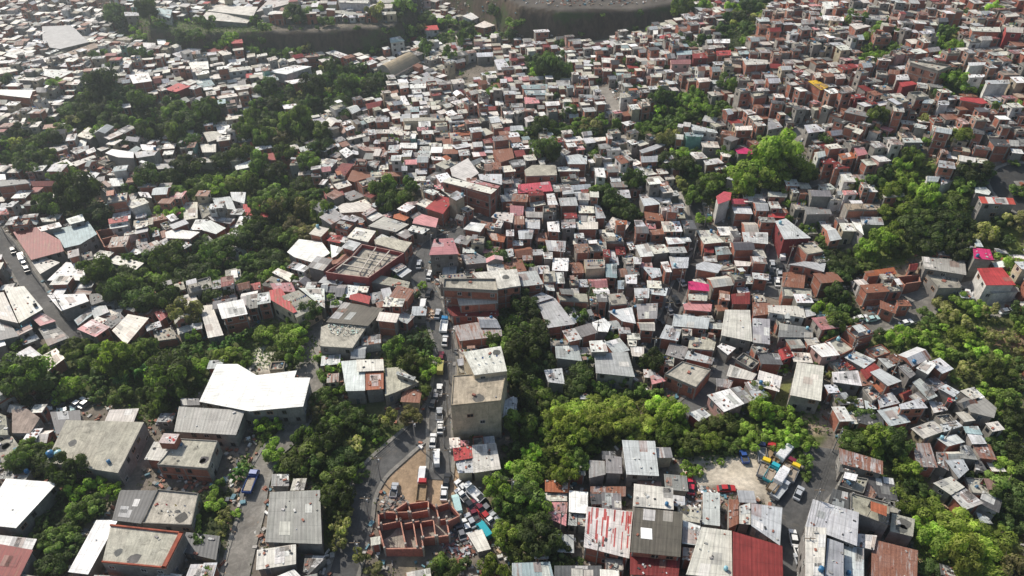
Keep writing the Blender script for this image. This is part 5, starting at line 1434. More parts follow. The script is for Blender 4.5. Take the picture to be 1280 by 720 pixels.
# ---------------------------------------------------------------- ground sheet
def axis(lo,hi,step,far):
    a=list(np.arange(lo,hi+.1,step)); s=step; x=a[-1]; r=[]
    while x<far: s*=1.35; x+=s; r.append(x)
    x=a[0]; s=step; l=[]
    while x>-far: s*=1.35; x-=s; l.append(x)
    return np.array(l[::-1]+a+r)
ax=axis(-460,460,2.0,6000); ay=axis(44,690,2.0,6000)
TX,TY=np.meshgrid(ax,ay)
TZ=hgt(TX,TY)
ny,nx=TX.shape
base=np.zeros((ny,nx,4)); PXg,PYg,_=project(TX,TY,TZ)
built=np.array([.175,.150,.122]); base[...,:3]=built
base[...,:3]*= (1+.25*np.sin(TX*.31+np.sin(TY*.23)*3)*np.sin(TY*.27))[...,None]
# slope driven earth / cliff
gyy,gxx=np.gradient(TZ,ay,ax); slope=np.hypot(gxx,gyy)
far=(TY>560)|(np.abs(TX)>450)|(TY<60)
base[far,:3]=(.06,.075,.035)
for wp,(poly,tn,dn) in zip(gpol,GREEN):
    p=np.array(wp); bb=(TX>p[:,0].min()-2)&(TX<p[:,0].max()+2)&(TY>p[:,1].min()-2)&(TY<p[:,1].max()+2)
    m=np.zeros(TX.shape,bool); m[bb]=pip(TX[bb],TY[bb],wp)
    c={'d':(.05,.06,.025),'g':(.085,.10,.035),'b':(.11,.13,.045),'o':(.12,.135,.05),'s':(.17,.20,.06)}[tn]; base[m,:3]=c
for wp,c in yards:
    p=np.array(wp); bb=(TX>p[:,0].min()-2)&(TX<p[:,0].max()+2)&(TY>p[:,1].min()-2)&(TY<p[:,1].max()+2)
    m=np.zeros(TX.shape,bool); m[bb]=pip(TX[bb],TY[bb],wp); base[m,:3]=c
cl=slope>.75; base[cl&(TY>330),:3]=(.085,.066,.05)
base[...,3]=1
me=bpy.data.meshes.new('ground'); idx=np.arange(ny*nx).reshape(ny,nx)
Q=np.stack([idx[:-1,:-1],idx[:-1,1:],idx[1:,1:],idx[1:,:-1]],-1).reshape(-1,4)
me.vertices.add(ny*nx); me.vertices.foreach_set('co',np.stack([TX,TY,TZ],-1).astype(np.float32).ravel())
me.loops.add(Q.size); me.loops.foreach_set('vertex_index',Q.astype(np.int32).ravel())
me.polygons.add(len(Q)); me.polygons.foreach_set('loop_start',np.arange(0,Q.size,4,dtype=np.int32)); me.polygons.foreach_set('loop_total',np.full(len(Q),4,dtype=np.int32))
me.polygons.foreach_set('use_smooth',np.ones(len(Q),bool))
at=me.attributes.new('Col','FLOAT_COLOR','POINT'); at.data.foreach_set('color',base.astype(np.float32).ravel())
me.materials.append(M['ground']); me.update()
go=bpy.data.objects.new('ground',me); COL.objects.link(go); tag(go,kind='structure')
# ---------------------------------------------------------------- roads and kerbs
for (nm,pl,w,tn,lb),out in zip(ROADS,road_pts):
    m=MB(); tg=np.gradient(out,axis=0); tg/=np.linalg.norm(tg,axis=1)[:,None]+1e-9; nr=np.stack([tg[:,1],-tg[:,0]],-1)
    ks=np.linspace(-w/2,w/2,7); col=(tn,tn*.985,tn*.95) if tn<.2 else (tn,tn*.93,tn*.82)
    V=[]
    for p,n_ in zip(out,nr):
        row=[]
        for k in ks:
            q=p+n_*k; row.append((float(q[0]),float(q[1]),float(hgt(*q))+.16))
        V.append(row)
    for i in range(len(V)-1):
        for k in range(6): m.face([V[i][k],V[i][k+1],V[i+1][k+1],V[i+1][k]][::1],0,col)
    if w>4:
        for sd in (-1,1):
            for i in range(len(V)-1):
                def e(p,n_,o,z): q=p+n_*(sd*(w/2+o)); return (float(q[0]),float(q[1]),float(hgt(*q))+z)
                A=[e(out[i],nr[i],-.0,.3),e(out[i],nr[i],.9,.3),e(out[i],nr[i],.9,-.4),e(out[i],nr[i],0,-.1)]
                B=[e(out[i+1],nr[i+1],0,.3),e(out[i+1],nr[i+1],.9,.3),e(out[i+1],nr[i+1],.9,-.4),e(out[i+1],nr[i+1],0,-.1)]
                kc=(.27,.255,.225)
                m.face([A[0],A[1],B[1],B[0]],0,kc); m.face([A[3],A[0],B[0],B[3]],0,kc); m.face([A[1],A[2],B[2],B[1]],0,kc)
    o=m.build(nm,[M['road_surface']]); tag(o,lb,None,None,'structure')
# ---------------------------------------------------------------- plants
LC={'d':(.080,.108,.032),'g':(.140,.182,.044),'b':(.215,.275,.05),'o':(.22,.20,.085),'m':(.33,.39,.078)}
def lobes(kind,seed,nl,per,leaf):
    r=np.random.default_rng(seed); V=[];C=[]; base=np.array(LC[kind])
    for i in range(nl):
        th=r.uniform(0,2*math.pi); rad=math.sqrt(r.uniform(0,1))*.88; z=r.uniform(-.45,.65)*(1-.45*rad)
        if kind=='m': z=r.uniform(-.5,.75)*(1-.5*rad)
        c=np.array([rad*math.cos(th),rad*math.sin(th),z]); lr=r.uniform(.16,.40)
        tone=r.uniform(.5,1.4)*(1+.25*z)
        d=r.normal(size=(per,3)); d[:,2]=d[:,2]*.8+.25; d/=np.linalg.norm(d,axis=1)[:,None]
        p=c+d*lr*r.uniform(.72,1.08,size=(per,1))*np.array([1,1,.8])
        nrm=d+r.normal(scale=.30,size=(per,3)); nrm[:,2]+=.25; nrm/=np.linalg.norm(nrm,axis=1)[:,None]
        t=np.cross(nrm,r.normal(size=(per,3))); t/=np.linalg.norm(t,axis=1)[:,None]; b=np.cross(nrm,t)
        s=leaf*r.uniform(.55,1.25,size=(per,1)); s2=s*(.55 if kind!='m' else .38)
        V.append(np.stack([p-t*s,p-b*s2,p+t*s,p+b*s2],1))
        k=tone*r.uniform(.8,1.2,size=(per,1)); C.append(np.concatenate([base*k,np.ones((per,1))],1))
    return np.concatenate(V),np.concatenate(C)
def trunk_mesh(seed):
    r=random.Random(seed); m=MB(); c=(.16,.125,.09)
    p=Vector((0,0,-.5)); q=Vector((r.uniform(-.08,.08),r.uniform(-.08,.08),.62)); m.tube(p,q,.085,.06,7,0,c)
    for k in range(5):
        a=k*1.256+r.uniform(-.4,.4); e=q+Vector((math.cos(a)*.5,math.sin(a)*.5,r.uniform(.35,.8))); mid=q.lerp(e,.5)+Vector((0,0,.06)); m.tube(q,mid,.045,.03,5,0,c); m.tube(mid,e,.03,.012,5,0,c)
    return m.mesh('trunk',[M['timber']])
def leaf_strip(m,base,az,L,w,rise,droop,col,seg=5,fold=.12):
    pts_=[]
    for i in range(seg+1):
        t=i/seg; rr=L*t*.85; z=rise*math.sin(t*1.9)*L-droop*t*t*L
        pts_.append((base[0]+math.cos(az)*rr,base[1]+math.sin(az)*rr,base[2]+z))
    for i in range(seg):
        w0=w*math.sin(math.pi*(i/seg*.9+.08)); w1=w*math.sin(math.pi*((i+1)/seg*.9+.08))
        nx_,ny_=-math.sin(az),math.cos(az); a,b=pts_[i],pts_[i+1]
        for s in (-1,1):
            q=[a,b,(b[0]+nx_*w1*s,b[1]+ny_*w1*s,b[2]-fold*w1),(a[0]+nx_*w0*s,a[1]+ny_*w0*s,a[2]-fold*w0)]
            m.face(q if s<0 else q[::-1],0,col)
def frond_mesh(kind,seed):
    r=random.Random(seed); m=MB()
    if kind=='n':
        for st in range(4):
            bx,by=r.uniform(-.45,.45),r.uniform(-.45,.45); h=r.uniform(.25,.7)
            for k in range(8): leaf_strip(m,(bx,by,h),r.uniform(0,6.28),r.uniform(.6,.95),.13,r.uniform(.45,1.0),r.uniform(.1,.7),jit(r.choice([(.10,.19,.035),(.06,.12,.03),(.15,.23,.05)]),.2,r))
    else:
        for k in range(26): leaf_strip(m,(0,0,.55),k*.61+r.uniform(-.2,.2),r.uniform(.75,1.05),.09,r.uniform(.1,.8),r.uniform(.3,.9),jit((.06,.10,.03),.35,r))
    return m.mesh('leaves',[M['leaf']])
PM={}
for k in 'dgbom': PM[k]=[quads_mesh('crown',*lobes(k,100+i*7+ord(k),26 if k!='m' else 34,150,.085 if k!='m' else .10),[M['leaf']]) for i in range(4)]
for k in 'np': PM[k]=[frond_mesh(k,i) for i in range(3)]
TM=[trunk_mesh(i) for i in range(4)]
stem=MB()
for a,b in ((0,0),(.3,.2),(-.3,.25)): stem.tube((a,b,-.5),(a,b,.55),.06,.04,6,0,(.12,.15,.05))
STM=stem.mesh('stem',[M['timber']])
PN={'d':('broadleaf_tree','tree','dark green leafy tree'),'g':('broadleaf_tree','tree','mid green leafy tree'),'b':('broadleaf_tree','tree','bright green leafy tree'),'o':('scrubby_tree','tree','brownish olive tree'),'m':('bamboo_clump','bamboo','feathery yellow green bamboo clump'),'n':('banana_plant','plant','banana plant clump'),'p':('palm_tree','palm','spiky fan of palm fronds')}
trees=[]   # x,y,r,kind,px,py
cell={}
def near(x,y,r,f=.62):
    i,j=int(x//12),int(y//12)
    for a in (-1,0,1):
        for b in (-1,0,1):
            for (X,Y,Rr) in cell.get((i+a,j+b),()):
                if (X-x)**2+(Y-y)**2<((r+Rr)*f)**2: return True
    return False
def addtree(x,y,r,k,px,py):
    trees.append((x,y,r,k,px,py)); cell.setdefault((int(x//12),int(y//12)),[]).append((x,y,r))
for key,txt in TREES.items():
    for t in txt.split():
        a,b,r_,k=t.split(','); r_=float(r_)
        if r_<5: continue
        px,py=key[0]*320+float(a)/4,key[1]*180+float(b)/4
        p=hit(px,py,2.0)
        if tone[int(np.clip(p[1]-OY0,0,ONY-1)),int(np.clip(p[0]-OX0,0,ONX-1))]==4: r_*=.8; k='g' if k=='d' and len(trees)%2 else k
        D=project(*p)[2]; rm=float(r_)/4*D/F*.95
        p=hit(px,py,min(6,rm*1.0))
        addtree(p[0],p[1],rm,k,px,py)
# self-sown growth through the green ground
tries=26000; X=rng.uniform(-430,430,tries); Y=rng.uniform(62,520,tries); Z=hgt(X,Y); PX,PY,D=project(X,Y,Z+2)
for x,y,px,py in zip(X,Y,PX,PY):
    if not(-40<px<1320 and -30<py<770): continue
    i,j=int(y-OY0),int(x-OX0); g=green[i,j]
    if occ[i,j]: continue
    if not g:
        if random.random()>(.25 if (nof[i,j] and py<66) else .06) or py<12: continue
        r=random.uniform(1.0,1.9); k=random.choice('dgg')
    else:
        if tone[i,j]==4 and random.random()<.15: continue
        if tone[i,j]==5 and random.random()<.85: continue
        r=random.uniform(1.4,4.2) if random.random()<.6 else random.uniform(1.2,2.2); k=random.choice({1:'ddggdob',2:'dgggb',3:'gbbbgo',4:'ogggdbb',5:'bgg'}[int(tone[i,j])])
    if near(x,y,r,.60 if g else .9): continue
    addtree(x,y,r,k,px,py)
print('trees',len(trees))
def tsize(t):
    D=project(t[0],t[1],float(hgt(t[0],t[1])))[2]; s=t[2]*F/D
    if not(-s<t[4]<1280+s and -s<t[5]<720+s): return 0
    return s
trees.sort(key=lambda t:-tsize(t))
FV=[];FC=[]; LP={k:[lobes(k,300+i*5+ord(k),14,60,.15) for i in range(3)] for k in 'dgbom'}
ntree=0
for x,y,r,k,px,py in trees:
    s=tsize((x,y,r,k,px,py))
    if s<=0 : continue
    z=float(hgt(x,y)); rr=random
    h=r*rr.choice([.8,.95,1.1,1.45])
    if ntree<298 or k in 'np':
        nm,cat,ds=PN[k]; e=empty(nm,(x,y,z-.1),None,cat,'trees and tall plants among the houses'); e.rotation_euler=(0,0,rr.uniform(0,6.28)); 
        # crown sits low over the slope
        e.scale=(r,r,h)
        c=bpy.data.objects.new('leaves' if k in 'np' else 'crown',rr.choice(PM[k])); COL.objects.link(c); c.parent=e; c.location=(0,0,.0 if k in 'np' else .78)
        t=bpy.data.objects.new('stem' if k=='n' else 'trunk',STM if k=='n' else rr.choice(TM)); COL.objects.link(t); t.parent=e
        if k=='p': t.scale=(.7,.7,.8)
        say(e,('large ' if s>20 else 'small ' if s<9 and k not in 'n' else '')+ds,px,py); ntree+=1
    else:
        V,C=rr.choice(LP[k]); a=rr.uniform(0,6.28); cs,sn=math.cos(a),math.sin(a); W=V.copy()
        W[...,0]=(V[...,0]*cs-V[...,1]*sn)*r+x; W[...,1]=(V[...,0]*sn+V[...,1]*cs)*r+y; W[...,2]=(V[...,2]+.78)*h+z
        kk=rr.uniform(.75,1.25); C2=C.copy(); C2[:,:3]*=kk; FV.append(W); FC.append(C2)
print('tree things',ntree)
if FV:
    o=bpy.data.objects.new('woodland',quads_mesh('woodland',np.concatenate(FV),np.concatenate(FC),[M['leaf']])); COL.objects.link(o); tag(o,'smaller bushes and trees massed in gullies and between far houses','trees',None,'stuff')
# low growth
def low(n,xr,yr,mask,size,hh,cols,name,label,cat):
    X=rng.uniform(*xr,n); Y=rng.uniform(*yr,n); i=(Y-OY0).astype(int).clip(0,ONY-1); j=(X-OX0).astype(int).clip(0,ONX-1)
    ok=mask[i,j]; X,Y,i,j=X[ok],Y[ok],i[ok],j[ok]; Z=hgt(X,Y); px,py,_=project(X,Y,Z); ok=(px>-60)&(px<1340)&(py<790)&(py>-60); X,Y,Z,i,j=X[ok],Y[ok],Z[ok],i[ok],j[ok]; n=len(X)
    lump=.5+.5*np.sin(X*.9+np.sin(Y*.6)*2)*np.sin(Y*.8+np.cos(X*.5)*2)
    P=np.stack([X,Y,Z+rng.uniform(0,1,n)*hh*(.3+lump)],1)
    nr=rng.normal(scale=.6,size=(n,3)); nr[:,2]+=1; nr/=np.linalg.norm(nr,axis=1)[:,None]; t=np.cross(nr,rng.normal(size=(n,3))); t/=np.linalg.norm(t,axis=1)[:,None]; b=np.cross(nr,t)
    s=size*rng.uniform(.5,1.3,(n,1)); V=np.stack([P-t*s,P-b*s*.6,P+t*s,P+b*s*.6],1)
    tn=tone[i,j]; cb=np.array(cols)[tn]; C=np.concatenate([cb*(rng.uniform(.6,1.4,(n,1)))*(.7+.6*lump[:,None]),np.ones((n,1))],1)
    o=bpy.data.objects.new(name,quads_mesh(name,V,C,[M['leaf']])); COL.objects.link(o); tag(o,label,cat,None,'stuff'); print(name,n)
m1=(green==1)&(occ!=1)&(occ!=2)
low(900000,(-400,400),(60,480),m1,.42,1.1,[LC['g'],(.05,.075,.024),(.09,.13,.032),(.14,.18,.04),(.16,.19,.05),(.17,.21,.05)],'undergrowth','low weeds, shrubs and creepers covering the green slopes','ground cover')
m2=(green==0)&(occ==0)
low(200000,(-400,400),(60,480),m2,.3,.5,[(.09,.11,.035)]*6,'weeds','sparse weeds growing in gaps between the houses','weeds')
MYo=np.repeat(oy[:,None],ONX,1)
# rubble and household junk in the gaps
def junk(n,mask,name,label):
    X=rng.uniform(-400,400,n); Y=rng.uniform(60,480,n); i=(Y-OY0).astype(int).clip(0,ONY-1); j=(X-OX0).astype(int).clip(0,ONX-1); ok=mask[i,j]; X,Y=X[ok],Y[ok]; Z=hgt(X,Y); px,py,_=project(X,Y,Z); ok=(px>-60)&(px<1340)&(py<790)&(py>-60); X,Y,Z=X[ok],Y[ok],Z[ok]; n=len(X)
    pal=np.array([(.30,.12,.075),(.36,.34,.31),(.55,.54,.5),(.2,.17,.13),(.1,.11,.12),(.42,.3,.2),(.12,.25,.3),(.7,.69,.66),(.26,.1,.06)])
    c=pal[rng.integers(0,len(pal),n)]*rng.uniform(.6,1.2,(n,1)); a=rng.uniform(0,6.28,n); w=rng.uniform(.15,.75,n); d=rng.uniform(.12,.5,n); h=rng.uniform(.1,.7,n)
    cs,sn=np.cos(a),np.sin(a)
    def P(sx,sy,t): return np.stack([X+sx*w*cs-sy*d*sn,Y+sx*w*sn+sy*d*cs,Z-.1+t*(h+.1)],1)
    T=[P(-1,-1,1),P(1,-1,1),P(1,1,1),P(-1,1,1)];B=[P(-1,-1,0),P(1,-1,0),P(1,1,0),P(-1,1,0)]
    qs=[np.stack(T,1)]+[np.stack([B[k],B[(k+1)%4],T[(k+1)%4],T[k]],1) for k in range(4)]
    V=np.concatenate(qs); C=np.concatenate([np.tile(c,(5,1)),np.ones((5*n,1))],1)
    o=bpy.data.objects.new(name,quads_mesh(name,V,C,[M['junk']])); COL.objects.link(o); tag(o,label,'rubble',None,'stuff'); print(name,n)
m3=((green==0)&(occ==0)&((nof==0)|(MYo<300)))
junk(120000,m3,'rubble','loose bricks, planks and household scrap littering gaps between houses')
yd=np.zeros((ONY,ONX),np.uint8); mark(yd,[hit(a,b) for a,b in [(592,-25),(640,4),(700,9),(790,7),(850,-2),(890,-25)]],1)
junk(60000,yd==1,'yard_clutter','grey machinery and piles spread over the distant plateau yard')
# ---------------------------------------------------------------- vehicles
PC={'white':(.78,.78,.76),'silver':(.42,.44,.46),'grey':(.2,.2,.21),'dark':(.025,.027,.03),'red':(.42,.03,.03),'crimson':(.5,.02,.05),'maroon':(.17,.02,.035),'teal':(.03,.36,.42),'paleteal':(.42,.60,.58),'blue':(.03,.08,.28),'navy':(.02,.03,.09),'yellow':(.72,.50,.02),'olive':(.42,.38,.12),'bluewhite':(.05,.25,.5)}
def prof(m,S,mat,col):   # loft of (y, z0, z1, w0, w1)
    for i in range(len(S)-1):
        a,b=S[i],S[i+1]
        def c(s): y,z0,z1,w0,w1=s; zm=z0+(z1-z0)*.55; return [(-w0*.94,y,z0),(-w0,y,zm),(-w1,y,z1),(w1,y,z1),(w0,y,zm),(w0*.94,y,z0)]
        A,B=c(a),c(b)
        for k in range(5): m.face([A[k],B[k],B[k+1],A[k+1]],mat,col)
    for s,f in ((S[0],1),(S[-1],-1)):
        y,z0,z1,w0,w1=s; zm=z0+(z1-z0)*.55; q=[(-w0*.94,y,z0),(-w0,y,zm),(-w1,y,z1),(w1,y,z1),(w0,y,zm),(w0*.94,y,z0)]; m.face(q if f<0 else q[::-1],mat,col)
def wheelm():
    m=MB(); m.tube((-.11,0,0),(.11,0,0),.33,.33,12,0,(.02,.02,.02),True); q=MB(); q.tube((-.12,0,0),(.12,0,0),.17,.17,8,0,(.4,.4,.4),True); return m.mesh('wheel',[M['rubber']]),q.mesh('rim',[M['frame']])
WHL,RIM=wheelm(); CARM={}
def car_parts(kind,cn):
    if (kind,cn) in CARM: return CARM[kind,cn]
    c=PC[cn]; b=MB(); g=MB(); x=MB(); wb=1.35
    if kind in('car','pickup'):
        prof(b,[(-2.15,.35,.62,.72,.68),(-2.05,.25,.85,.84,.78),(-1.2,.22,.93,.87,.8),(.9,.22,.95,.87,.8),(1.95,.25,.82,.84,.76),(2.15,.35,.6,.74,.68)],0,c)
        if kind=='car': prof(g,[(-1.75,.86,.90,.76,.74),(-1.15,.88,1.36,.78,.62),(.25,.88,1.40,.78,.63),(1.0,.88,.93,.77,.74)],0,(0,0,0)); b.box((0,-.45,1.39),(1.2,1.35,.05),0,c)
        else:
            prof(g,[(-.35,.9,1.45,.78,.66),(.6,.9,1.5,.78,.66),(1.15,.9,.95,.77,.74)],0,(0,0,0)); b.box((0,.1,1.48),(1.25,.95,.05),0,c)
            x.box((0,-1.3,.952),(1.5,1.55,.02),0,(.06,.06,.06))
            for s in (-1,1): b.box((s*.8,-1.25,.93),(.1,1.7,.22),0,c)
            b.box((0,-2.08,.9),(1.6,.08,.24),0,c)
    elif kind=='van':
        prof(b,[(-2.5,.4,1.9,.86,.78),(-2.4,.25,2.0,.92,.8),(1.2,.25,2.0,.92,.8),(1.9,.25,1.2,.92,.84),(2.5,.3,.95,.86,.78)],0,c)
        prof(g,[(1.22,1.15,1.92,.86,.76),(1.86,1.12,1.2,.86,.8)],0,(0,0,0)); g.box((0,.9,1.25),(1.87,.8,.45),0,(0,0,0)); g.box((0,-1.0,1.35),(1.87,1.9,.35),0,(0,0,0)); wb=1.6
    else:
        prof(b,[(1.2,.45,2.2,1.0,.9),(2.3,.45,2.2,1.0,.88),(2.9,.5,1.3,.98,.9),(3.1,.5,1.1,.9,.85)],0,c)
        prof(g,[(2.32,1.4,2.05,.94,.84),(2.84,1.35,1.42,.94,.86)],0,(0,0,0)); g.box((0,1.8,1.4),(2.02,.6,.5),0,(0,0,0))
        x.box((0,-1,.6),(1.0,6,.25),0,(.05,.05,.05))
        if kind=='boxtruck': x.box((0,-1.2,.9),(2.1,3.9,1.8),0,(.74,.75,.74) if cn=='white' else (.5,.53,.56)); x.box((0,-1.2,2.7),(1.9,3.7,.06),0,(.6,.6,.6))
        else:
            fc=(.26,.18,.1) if cn in('dark','maroon','red') else (.25,.26,.27) if cn in('navy','yellow') else jit(c,.1)
            if cn=='bluewhite': fc=(.75,.76,.75)
            x.box((0,-1.2,.95),(2.2,4.4,.12),0,fc)
            for s in (-1,1): x.box((s*1.06,-1.2,1.07),(.08,4.4,.55),0,fc); x.box((0,-1.2+s*2.16,1.07),(2.04,.08,.7),0,fc)
            if cn in('maroon','blue','teal','yellow'): x.box((0,-1.2,1.08),(1.7,3.4,.35),0,(.3,.25,.19),.05)
        wb=2.1
    CARM[kind,cn]=(b.mesh('body',[M['car_paint']]),g.mesh('window',[M['glass']]),x.mesh('cargo_bed',[M['junk']]) if x.n else None,wb); return CARM[kind,cn]
KN={'car':'parked_car','pickup':'pickup_truck','van':'van','truck':'lorry','boxtruck':'box_lorry'}
for px,py,hd,kind,cn,lb in CARS:
    p=hit(px,py,.8); x,y=p[0],p[1]; a=-R(hd); f=np.array([-math.sin(a),math.cos(a)]); s=np.array([math.cos(a),math.sin(a)])
    zf=float(hgt(x+f[0]*1.5,y+f[1]*1.5)); zb_=float(hgt(x-f[0]*1.5,y-f[1]*1.5)); zl=float(hgt(x+s[0]*.8,y+s[1]*.8)); zr=float(hgt(x-s[0]*.8,y-s[1]*.8))
    onroad=occ[int(y-OY0),int(x-OX0)]==2
    e=empty(KN[kind],(x,y,float(hgt(x,y))+(.16 if onroad else .03)),lb,{'car':'car','pickup':'pickup','van':'van','truck':'truck','boxtruck':'truck'}[kind],'vehicles parked in streets and yards')
    fv=Vector((f[0]*3,f[1]*3,zf-zb_)).normalized(); sv=Vector((s[0]*1.6,s[1]*1.6,zl-zr)).normalized(); uv_=sv.cross(fv).normalized(); sv=fv.cross(uv_)
    e.rotation_euler=Matrix((sv,fv,uv_)).transposed().to_euler()
    bm,gm,xm,wb=car_parts(kind,cn)
    for nm,m in (('body',bm),('windscreen',gm),('cargo_bed',xm)):
        if m: c=bpy.data.objects.new(nm,m); COL.objects.link(c); c.parent=e
    ww=.8 if kind in('car','pickup') else .88 if kind=='van' else .95
    for sx in (-1,1):
        for sy in (-1,1): c=bpy.data.objects.new('wheel',WHL); COL.objects.link(c); c.parent=e; c.location=(sx*ww,sy*wb+(-.3 if 'truck' in kind else 0),.33); d=bpy.data.objects.new('rim',RIM); COL.objects.link(d); d.parent=c
# ---------------------------------------------------------------- rooftop tanks
def tankm(col):
    m=MB()
    prev=None
    for z,r in ((0,.55),(.05,.6),(.35,.6),(.38,.57),(.42,.6),(.75,.6),(.78,.57),(.82,.6),(1.05,.58),(1.22,.35),(1.27,.2)):
        ring=[(r*math.cos(t),r*math.sin(t),z) for t in [k*math.pi/7 for k in range(14)]]
        if prev:
            for k in range(14): m.face([prev[k],prev[(k+1)%14],ring[(k+1)%14],ring[k]],0,col)
        prev=ring
    m.face(prev,0,col); l=MB(); l.tube((0,0,1.24),(0,0,1.34),.22,.2,10,0,tuple(x*.7 for x in col),True); return m.mesh('tank_body',[M['plastic']]),l.mesh('lid',[M['plastic']])
TK={'blue':tankm((.03,.15,.30)),'black':tankm((.02,.02,.022)),'pale blue':tankm((.25,.48,.55))}
def put_tank(x,y,z,k,s,px,py,d=None):
    e=empty('water_tank',(x,y,z),None,'water tank','water tanks on roofs'); e.scale=(s,s,s)
    for m,nm in zip(TK[k],('tank_body','lid')): c=bpy.data.objects.new(nm,m); COL.objects.link(c); c.parent=e
    say(e,d or 'round '+k+' rooftop water tank',px,py)
for o,rr in tanks[:55]:
    out=[np.array(p) for p in o.poly]; v=out[rr.randrange(len(out))]; p=np.array(o.c)*.35+v*.65
    z=o.z0+o.tilt*((p[0]-o.c[0])*math.cos(o.ang)+(p[1]-o.c[1])*math.sin(o.ang)); px,py,_=project(p[0],p[1],z)
    put_tank(float(p[0]),float(p[1]),float(z)+.1,rr.choice(['blue','blue','black','pale blue']),rr.uniform(.65,.9),px,py)
for a,b,k in ((64.5,570,'blue'),(75,570,'pale blue')):
    o=[h for h in houses if h.short=='the wide tank slab'][0]; c=hit_plane(a,b,o.z0); put_tank(float(c[0]),float(c[1]),o.z0+.05,k,1.35,a,b)
# ---------------------------------------------------------------- poles and cables
for lb,run in POLES:
    tops=[]
    for k,(px,py) in enumerate(run):
        p=hit(px,py); e=empty('utility_pole',(p[0],p[1],p[2]-.2),None,'utility pole','utility poles beside the streets')
        m=MB(); m.tube((0,0,0),(0,0,9.2),.16,.11,8,0,(.34,.32,.29),True); m.build('pole',[M['plaster']],e)
        m=MB(); m.box((0,0,8.5),(2.2,.12,.12),0,(.2,.15,.1)); m.build('crossarm',[M['timber']],e)
        m=MB(); m.tube((.3,.2,7.0),(.3,.2,7.9),.22,.22,8,0,(.35,.36,.37),True); m.build('transformer',[M['frame']],e)
        say(e,'grey utility pole with a crossarm',px,py); tops.append(Vector((p[0],p[1],p[2]+8.45)))
    m=MB()
    for a,b in zip(tops,tops[1:]):
        for off in (-.95,-.3,.35,.95):
            pr=None
            for i in range(11):
                t=i/10; q=a.lerp(b,t)+Vector((off,0,-2.0*t*(1-t)*1.4-abs(off)*.1))
                if pr is not None: m.tube(pr,q,.028,.028,3,0,(0,0,0))
                pr=q
    o=m.build('power_cables',[M['wire']]); tag(o,'sagging black power cables of the '+lb,'cables')
# junk heap on the street and yard debris
for px,py,nn,sp,pal,lb in ((531,394,260,4.0,[(.40,.17,.07),(.3,.2,.12),(.5,.4,.3),(.12,.1,.08)],'heap of rusty orange scrap beside the main street'),(866,628,320,6.5,[(.7,.7,.68),(.35,.35,.35),(.1,.1,.1),(.4,.3,.25)],'pale scattered scrap metal heap left of the yard edge'),(492,640-12,140,3,[(.2,.19,.17),(.1,.1,.1),(.3,.2,.15)],'scrap pile against the unfinished brick walls'),(580,678,200,5,[(.5,.5,.5),(.1,.1,.1),(.3,.12,.1)],'car parts scrap heap left of the corrugated shack'),(430,410,160,5,[(.36,.5,.45),(.5,.5,.47),(.6,.58,.5),(.25,.24,.2)],'pale teal and grey scrap strewn on the cement slab')):
    dh=5.05 if 'slab' in lb else 0; p=hit(px,py,dh); m=MB(); rr=random.Random(px)
    for k in range(nn):
        a=rr.uniform(0,6.28); d=sp*math.sqrt(rr.random()); x=d*math.cos(a); y=d*math.sin(a)*.7; z=(float(hgt(p[0]+x,p[1]+y))-p[2] if not dh else 0)
        kk=.45 if dh else 1
        m.box((x,y,z+rr.uniform(-.1,.5)*(1-d/sp)*kk),(rr.uniform(.2,1.4)*kk,rr.uniform(.15,.8)*kk,rr.uniform(.08,.5)*kk),0,jit(rr.choice(pal),.3,rr),rr.uniform(0,3))
    o=m.build('scrap_heap',[M['junk']],None,(p[0],p[1],p[2])); tag(o,lb,'scrap heap')
# ---------------------------------------------------------------- labels: say where each one stands
DIRS=['right of','above and right of','above','above and left of','left of','below and left of','below','below and right of']
ORD=['','second ','third ','fourth ','fifth ','sixth ','seventh ','eighth ','ninth ','tenth ']
NP_=np.array([(a,b) for a,b,_ in named]); groups={}
for o,desc,px,py in later:
    d=np.hypot(NP_[:,0]-px,NP_[:,1]-py); k=int(np.argmin(d)); 
    a=math.degrees(math.atan2(-(py-NP_[k,1]),px-NP_[k,0]))%360; s=int((a+22.5)//45)%8
    groups.setdefault((desc,k,s),[]).append((d[k],o))
for (desc,k,s),L in groups.items():
    L.sort(key=lambda t:t[0])
    for i,(d,o) in enumerate(L):
        def lab_(desc): return desc+', '+(('nearest ' if len(L)>1 and i==0 else '')+(ORD[min(i,9)]))+('just ' if len(L)==1 and d<25 else '')+DIRS[s]+' '+named[k][2]
        lb=lab_(desc)
        if len(lb.split())>16: lb=lab_(desc.replace('small ','').replace(' house with ',' house, '))
        if len(lb.split())>16: lb=lb.replace(' metal','').replace(' coloured','').replace('nearest ','').replace('just ','')
        o['label']=lb
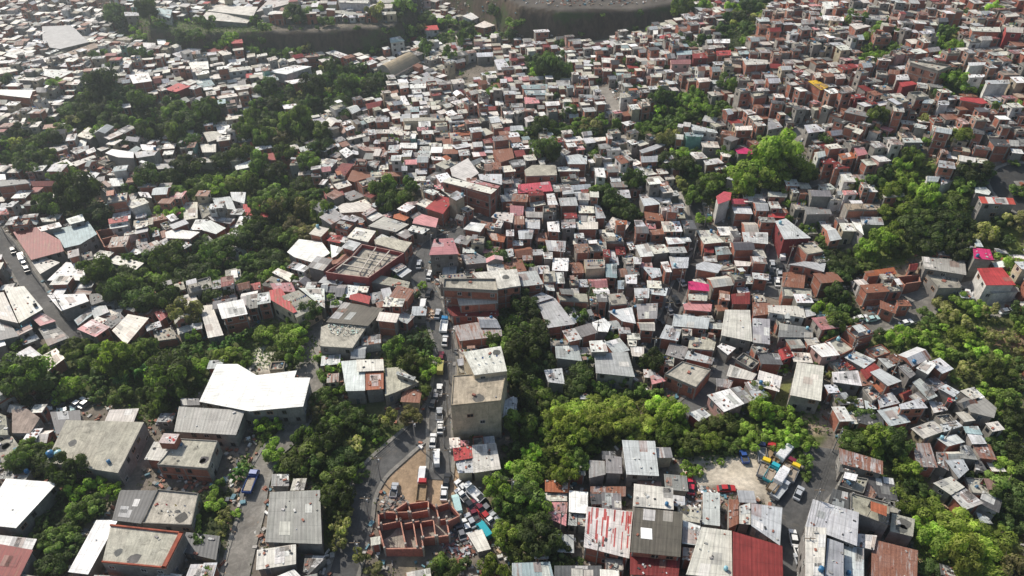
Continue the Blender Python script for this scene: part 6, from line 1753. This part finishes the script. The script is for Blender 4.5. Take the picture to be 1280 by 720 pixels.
# ---------------------------------------------------------------- light, sky, haze, camera
EL=R(43); AZ=R(-45)
S=Vector((math.sin(AZ)*math.cos(EL),math.cos(AZ)*math.cos(EL),math.sin(EL)))
L=bpy.data.lights.new('sun','SUN'); L.energy=5.0; L.angle=R(.55); L.color=(1,.95,.865); lo=bpy.data.objects.new('sun',L); COL.objects.link(lo); lo.rotation_euler=S.to_track_quat('Z','Y').to_euler(); lo.location=(0,0,300)
W=bpy.data.worlds.new('World'); SC.world=W; W.use_nodes=True; nt=W.node_tree; nt.nodes.clear()
sk=nt.nodes.new('ShaderNodeTexSky'); sk.sky_type='NISHITA'; sk.sun_disc=False; sk.sun_elevation=EL; sk.sun_rotation=AZ%(2*math.pi); sk.air_density=1.2; sk.dust_density=2.0
bg=nt.nodes.new('ShaderNodeBackground'); bg.inputs[1].default_value=.12; wo=nt.nodes.new('ShaderNodeOutputWorld'); nt.links.new(sk.outputs[0],bg.inputs[0]); nt.links.new(bg.outputs[0],wo.inputs[0])
hz=MB(); hz.box((0,450,-60),(1900,1400,190),0,(1,1,1),0,True); t=bpy.data.materials.new('haze'); t.use_nodes=True; n_=t.node_tree; n_.nodes.clear()
vs=n_.nodes.new('ShaderNodeVolumeScatter'); vs.inputs['Density'].default_value=HAZE; vs.inputs['Anisotropy'].default_value=.7; vs.inputs['Color'].default_value=(.82,.93,1,1)
ou=n_.nodes.new('ShaderNodeOutputMaterial'); n_.links.new(vs.outputs[0],ou.inputs['Volume'])
if HAZE>0: ho=hz.build('haze',[t]); tag(ho,'thin bluish haze hanging over the valley','haze',None,'stuff')
cam=bpy.data.cameras.new('camera'); co=bpy.data.objects.new('camera',cam); COL.objects.link(co); co.location=(0,0,H); co.rotation_euler=(math.pi/2-PITCH,0,0); cam.sensor_width=36; cam.lens=F/1280*36; cam.clip_end=20000; cam.clip_start=1; SC.camera=co
SC.view_settings.view_transform='Standard'; SC.view_settings.look='None'; SC.view_settings.exposure=0
SC.render.engine='CYCLES'; c=SC.cycles; c.use_denoising=True; c.max_bounces=5; c.diffuse_bounces=3; c.glossy_bounces=2; c.transmission_bounces=2; c.volume_bounces=0; c.caustics_reflective=False; c.caustics_refractive=False
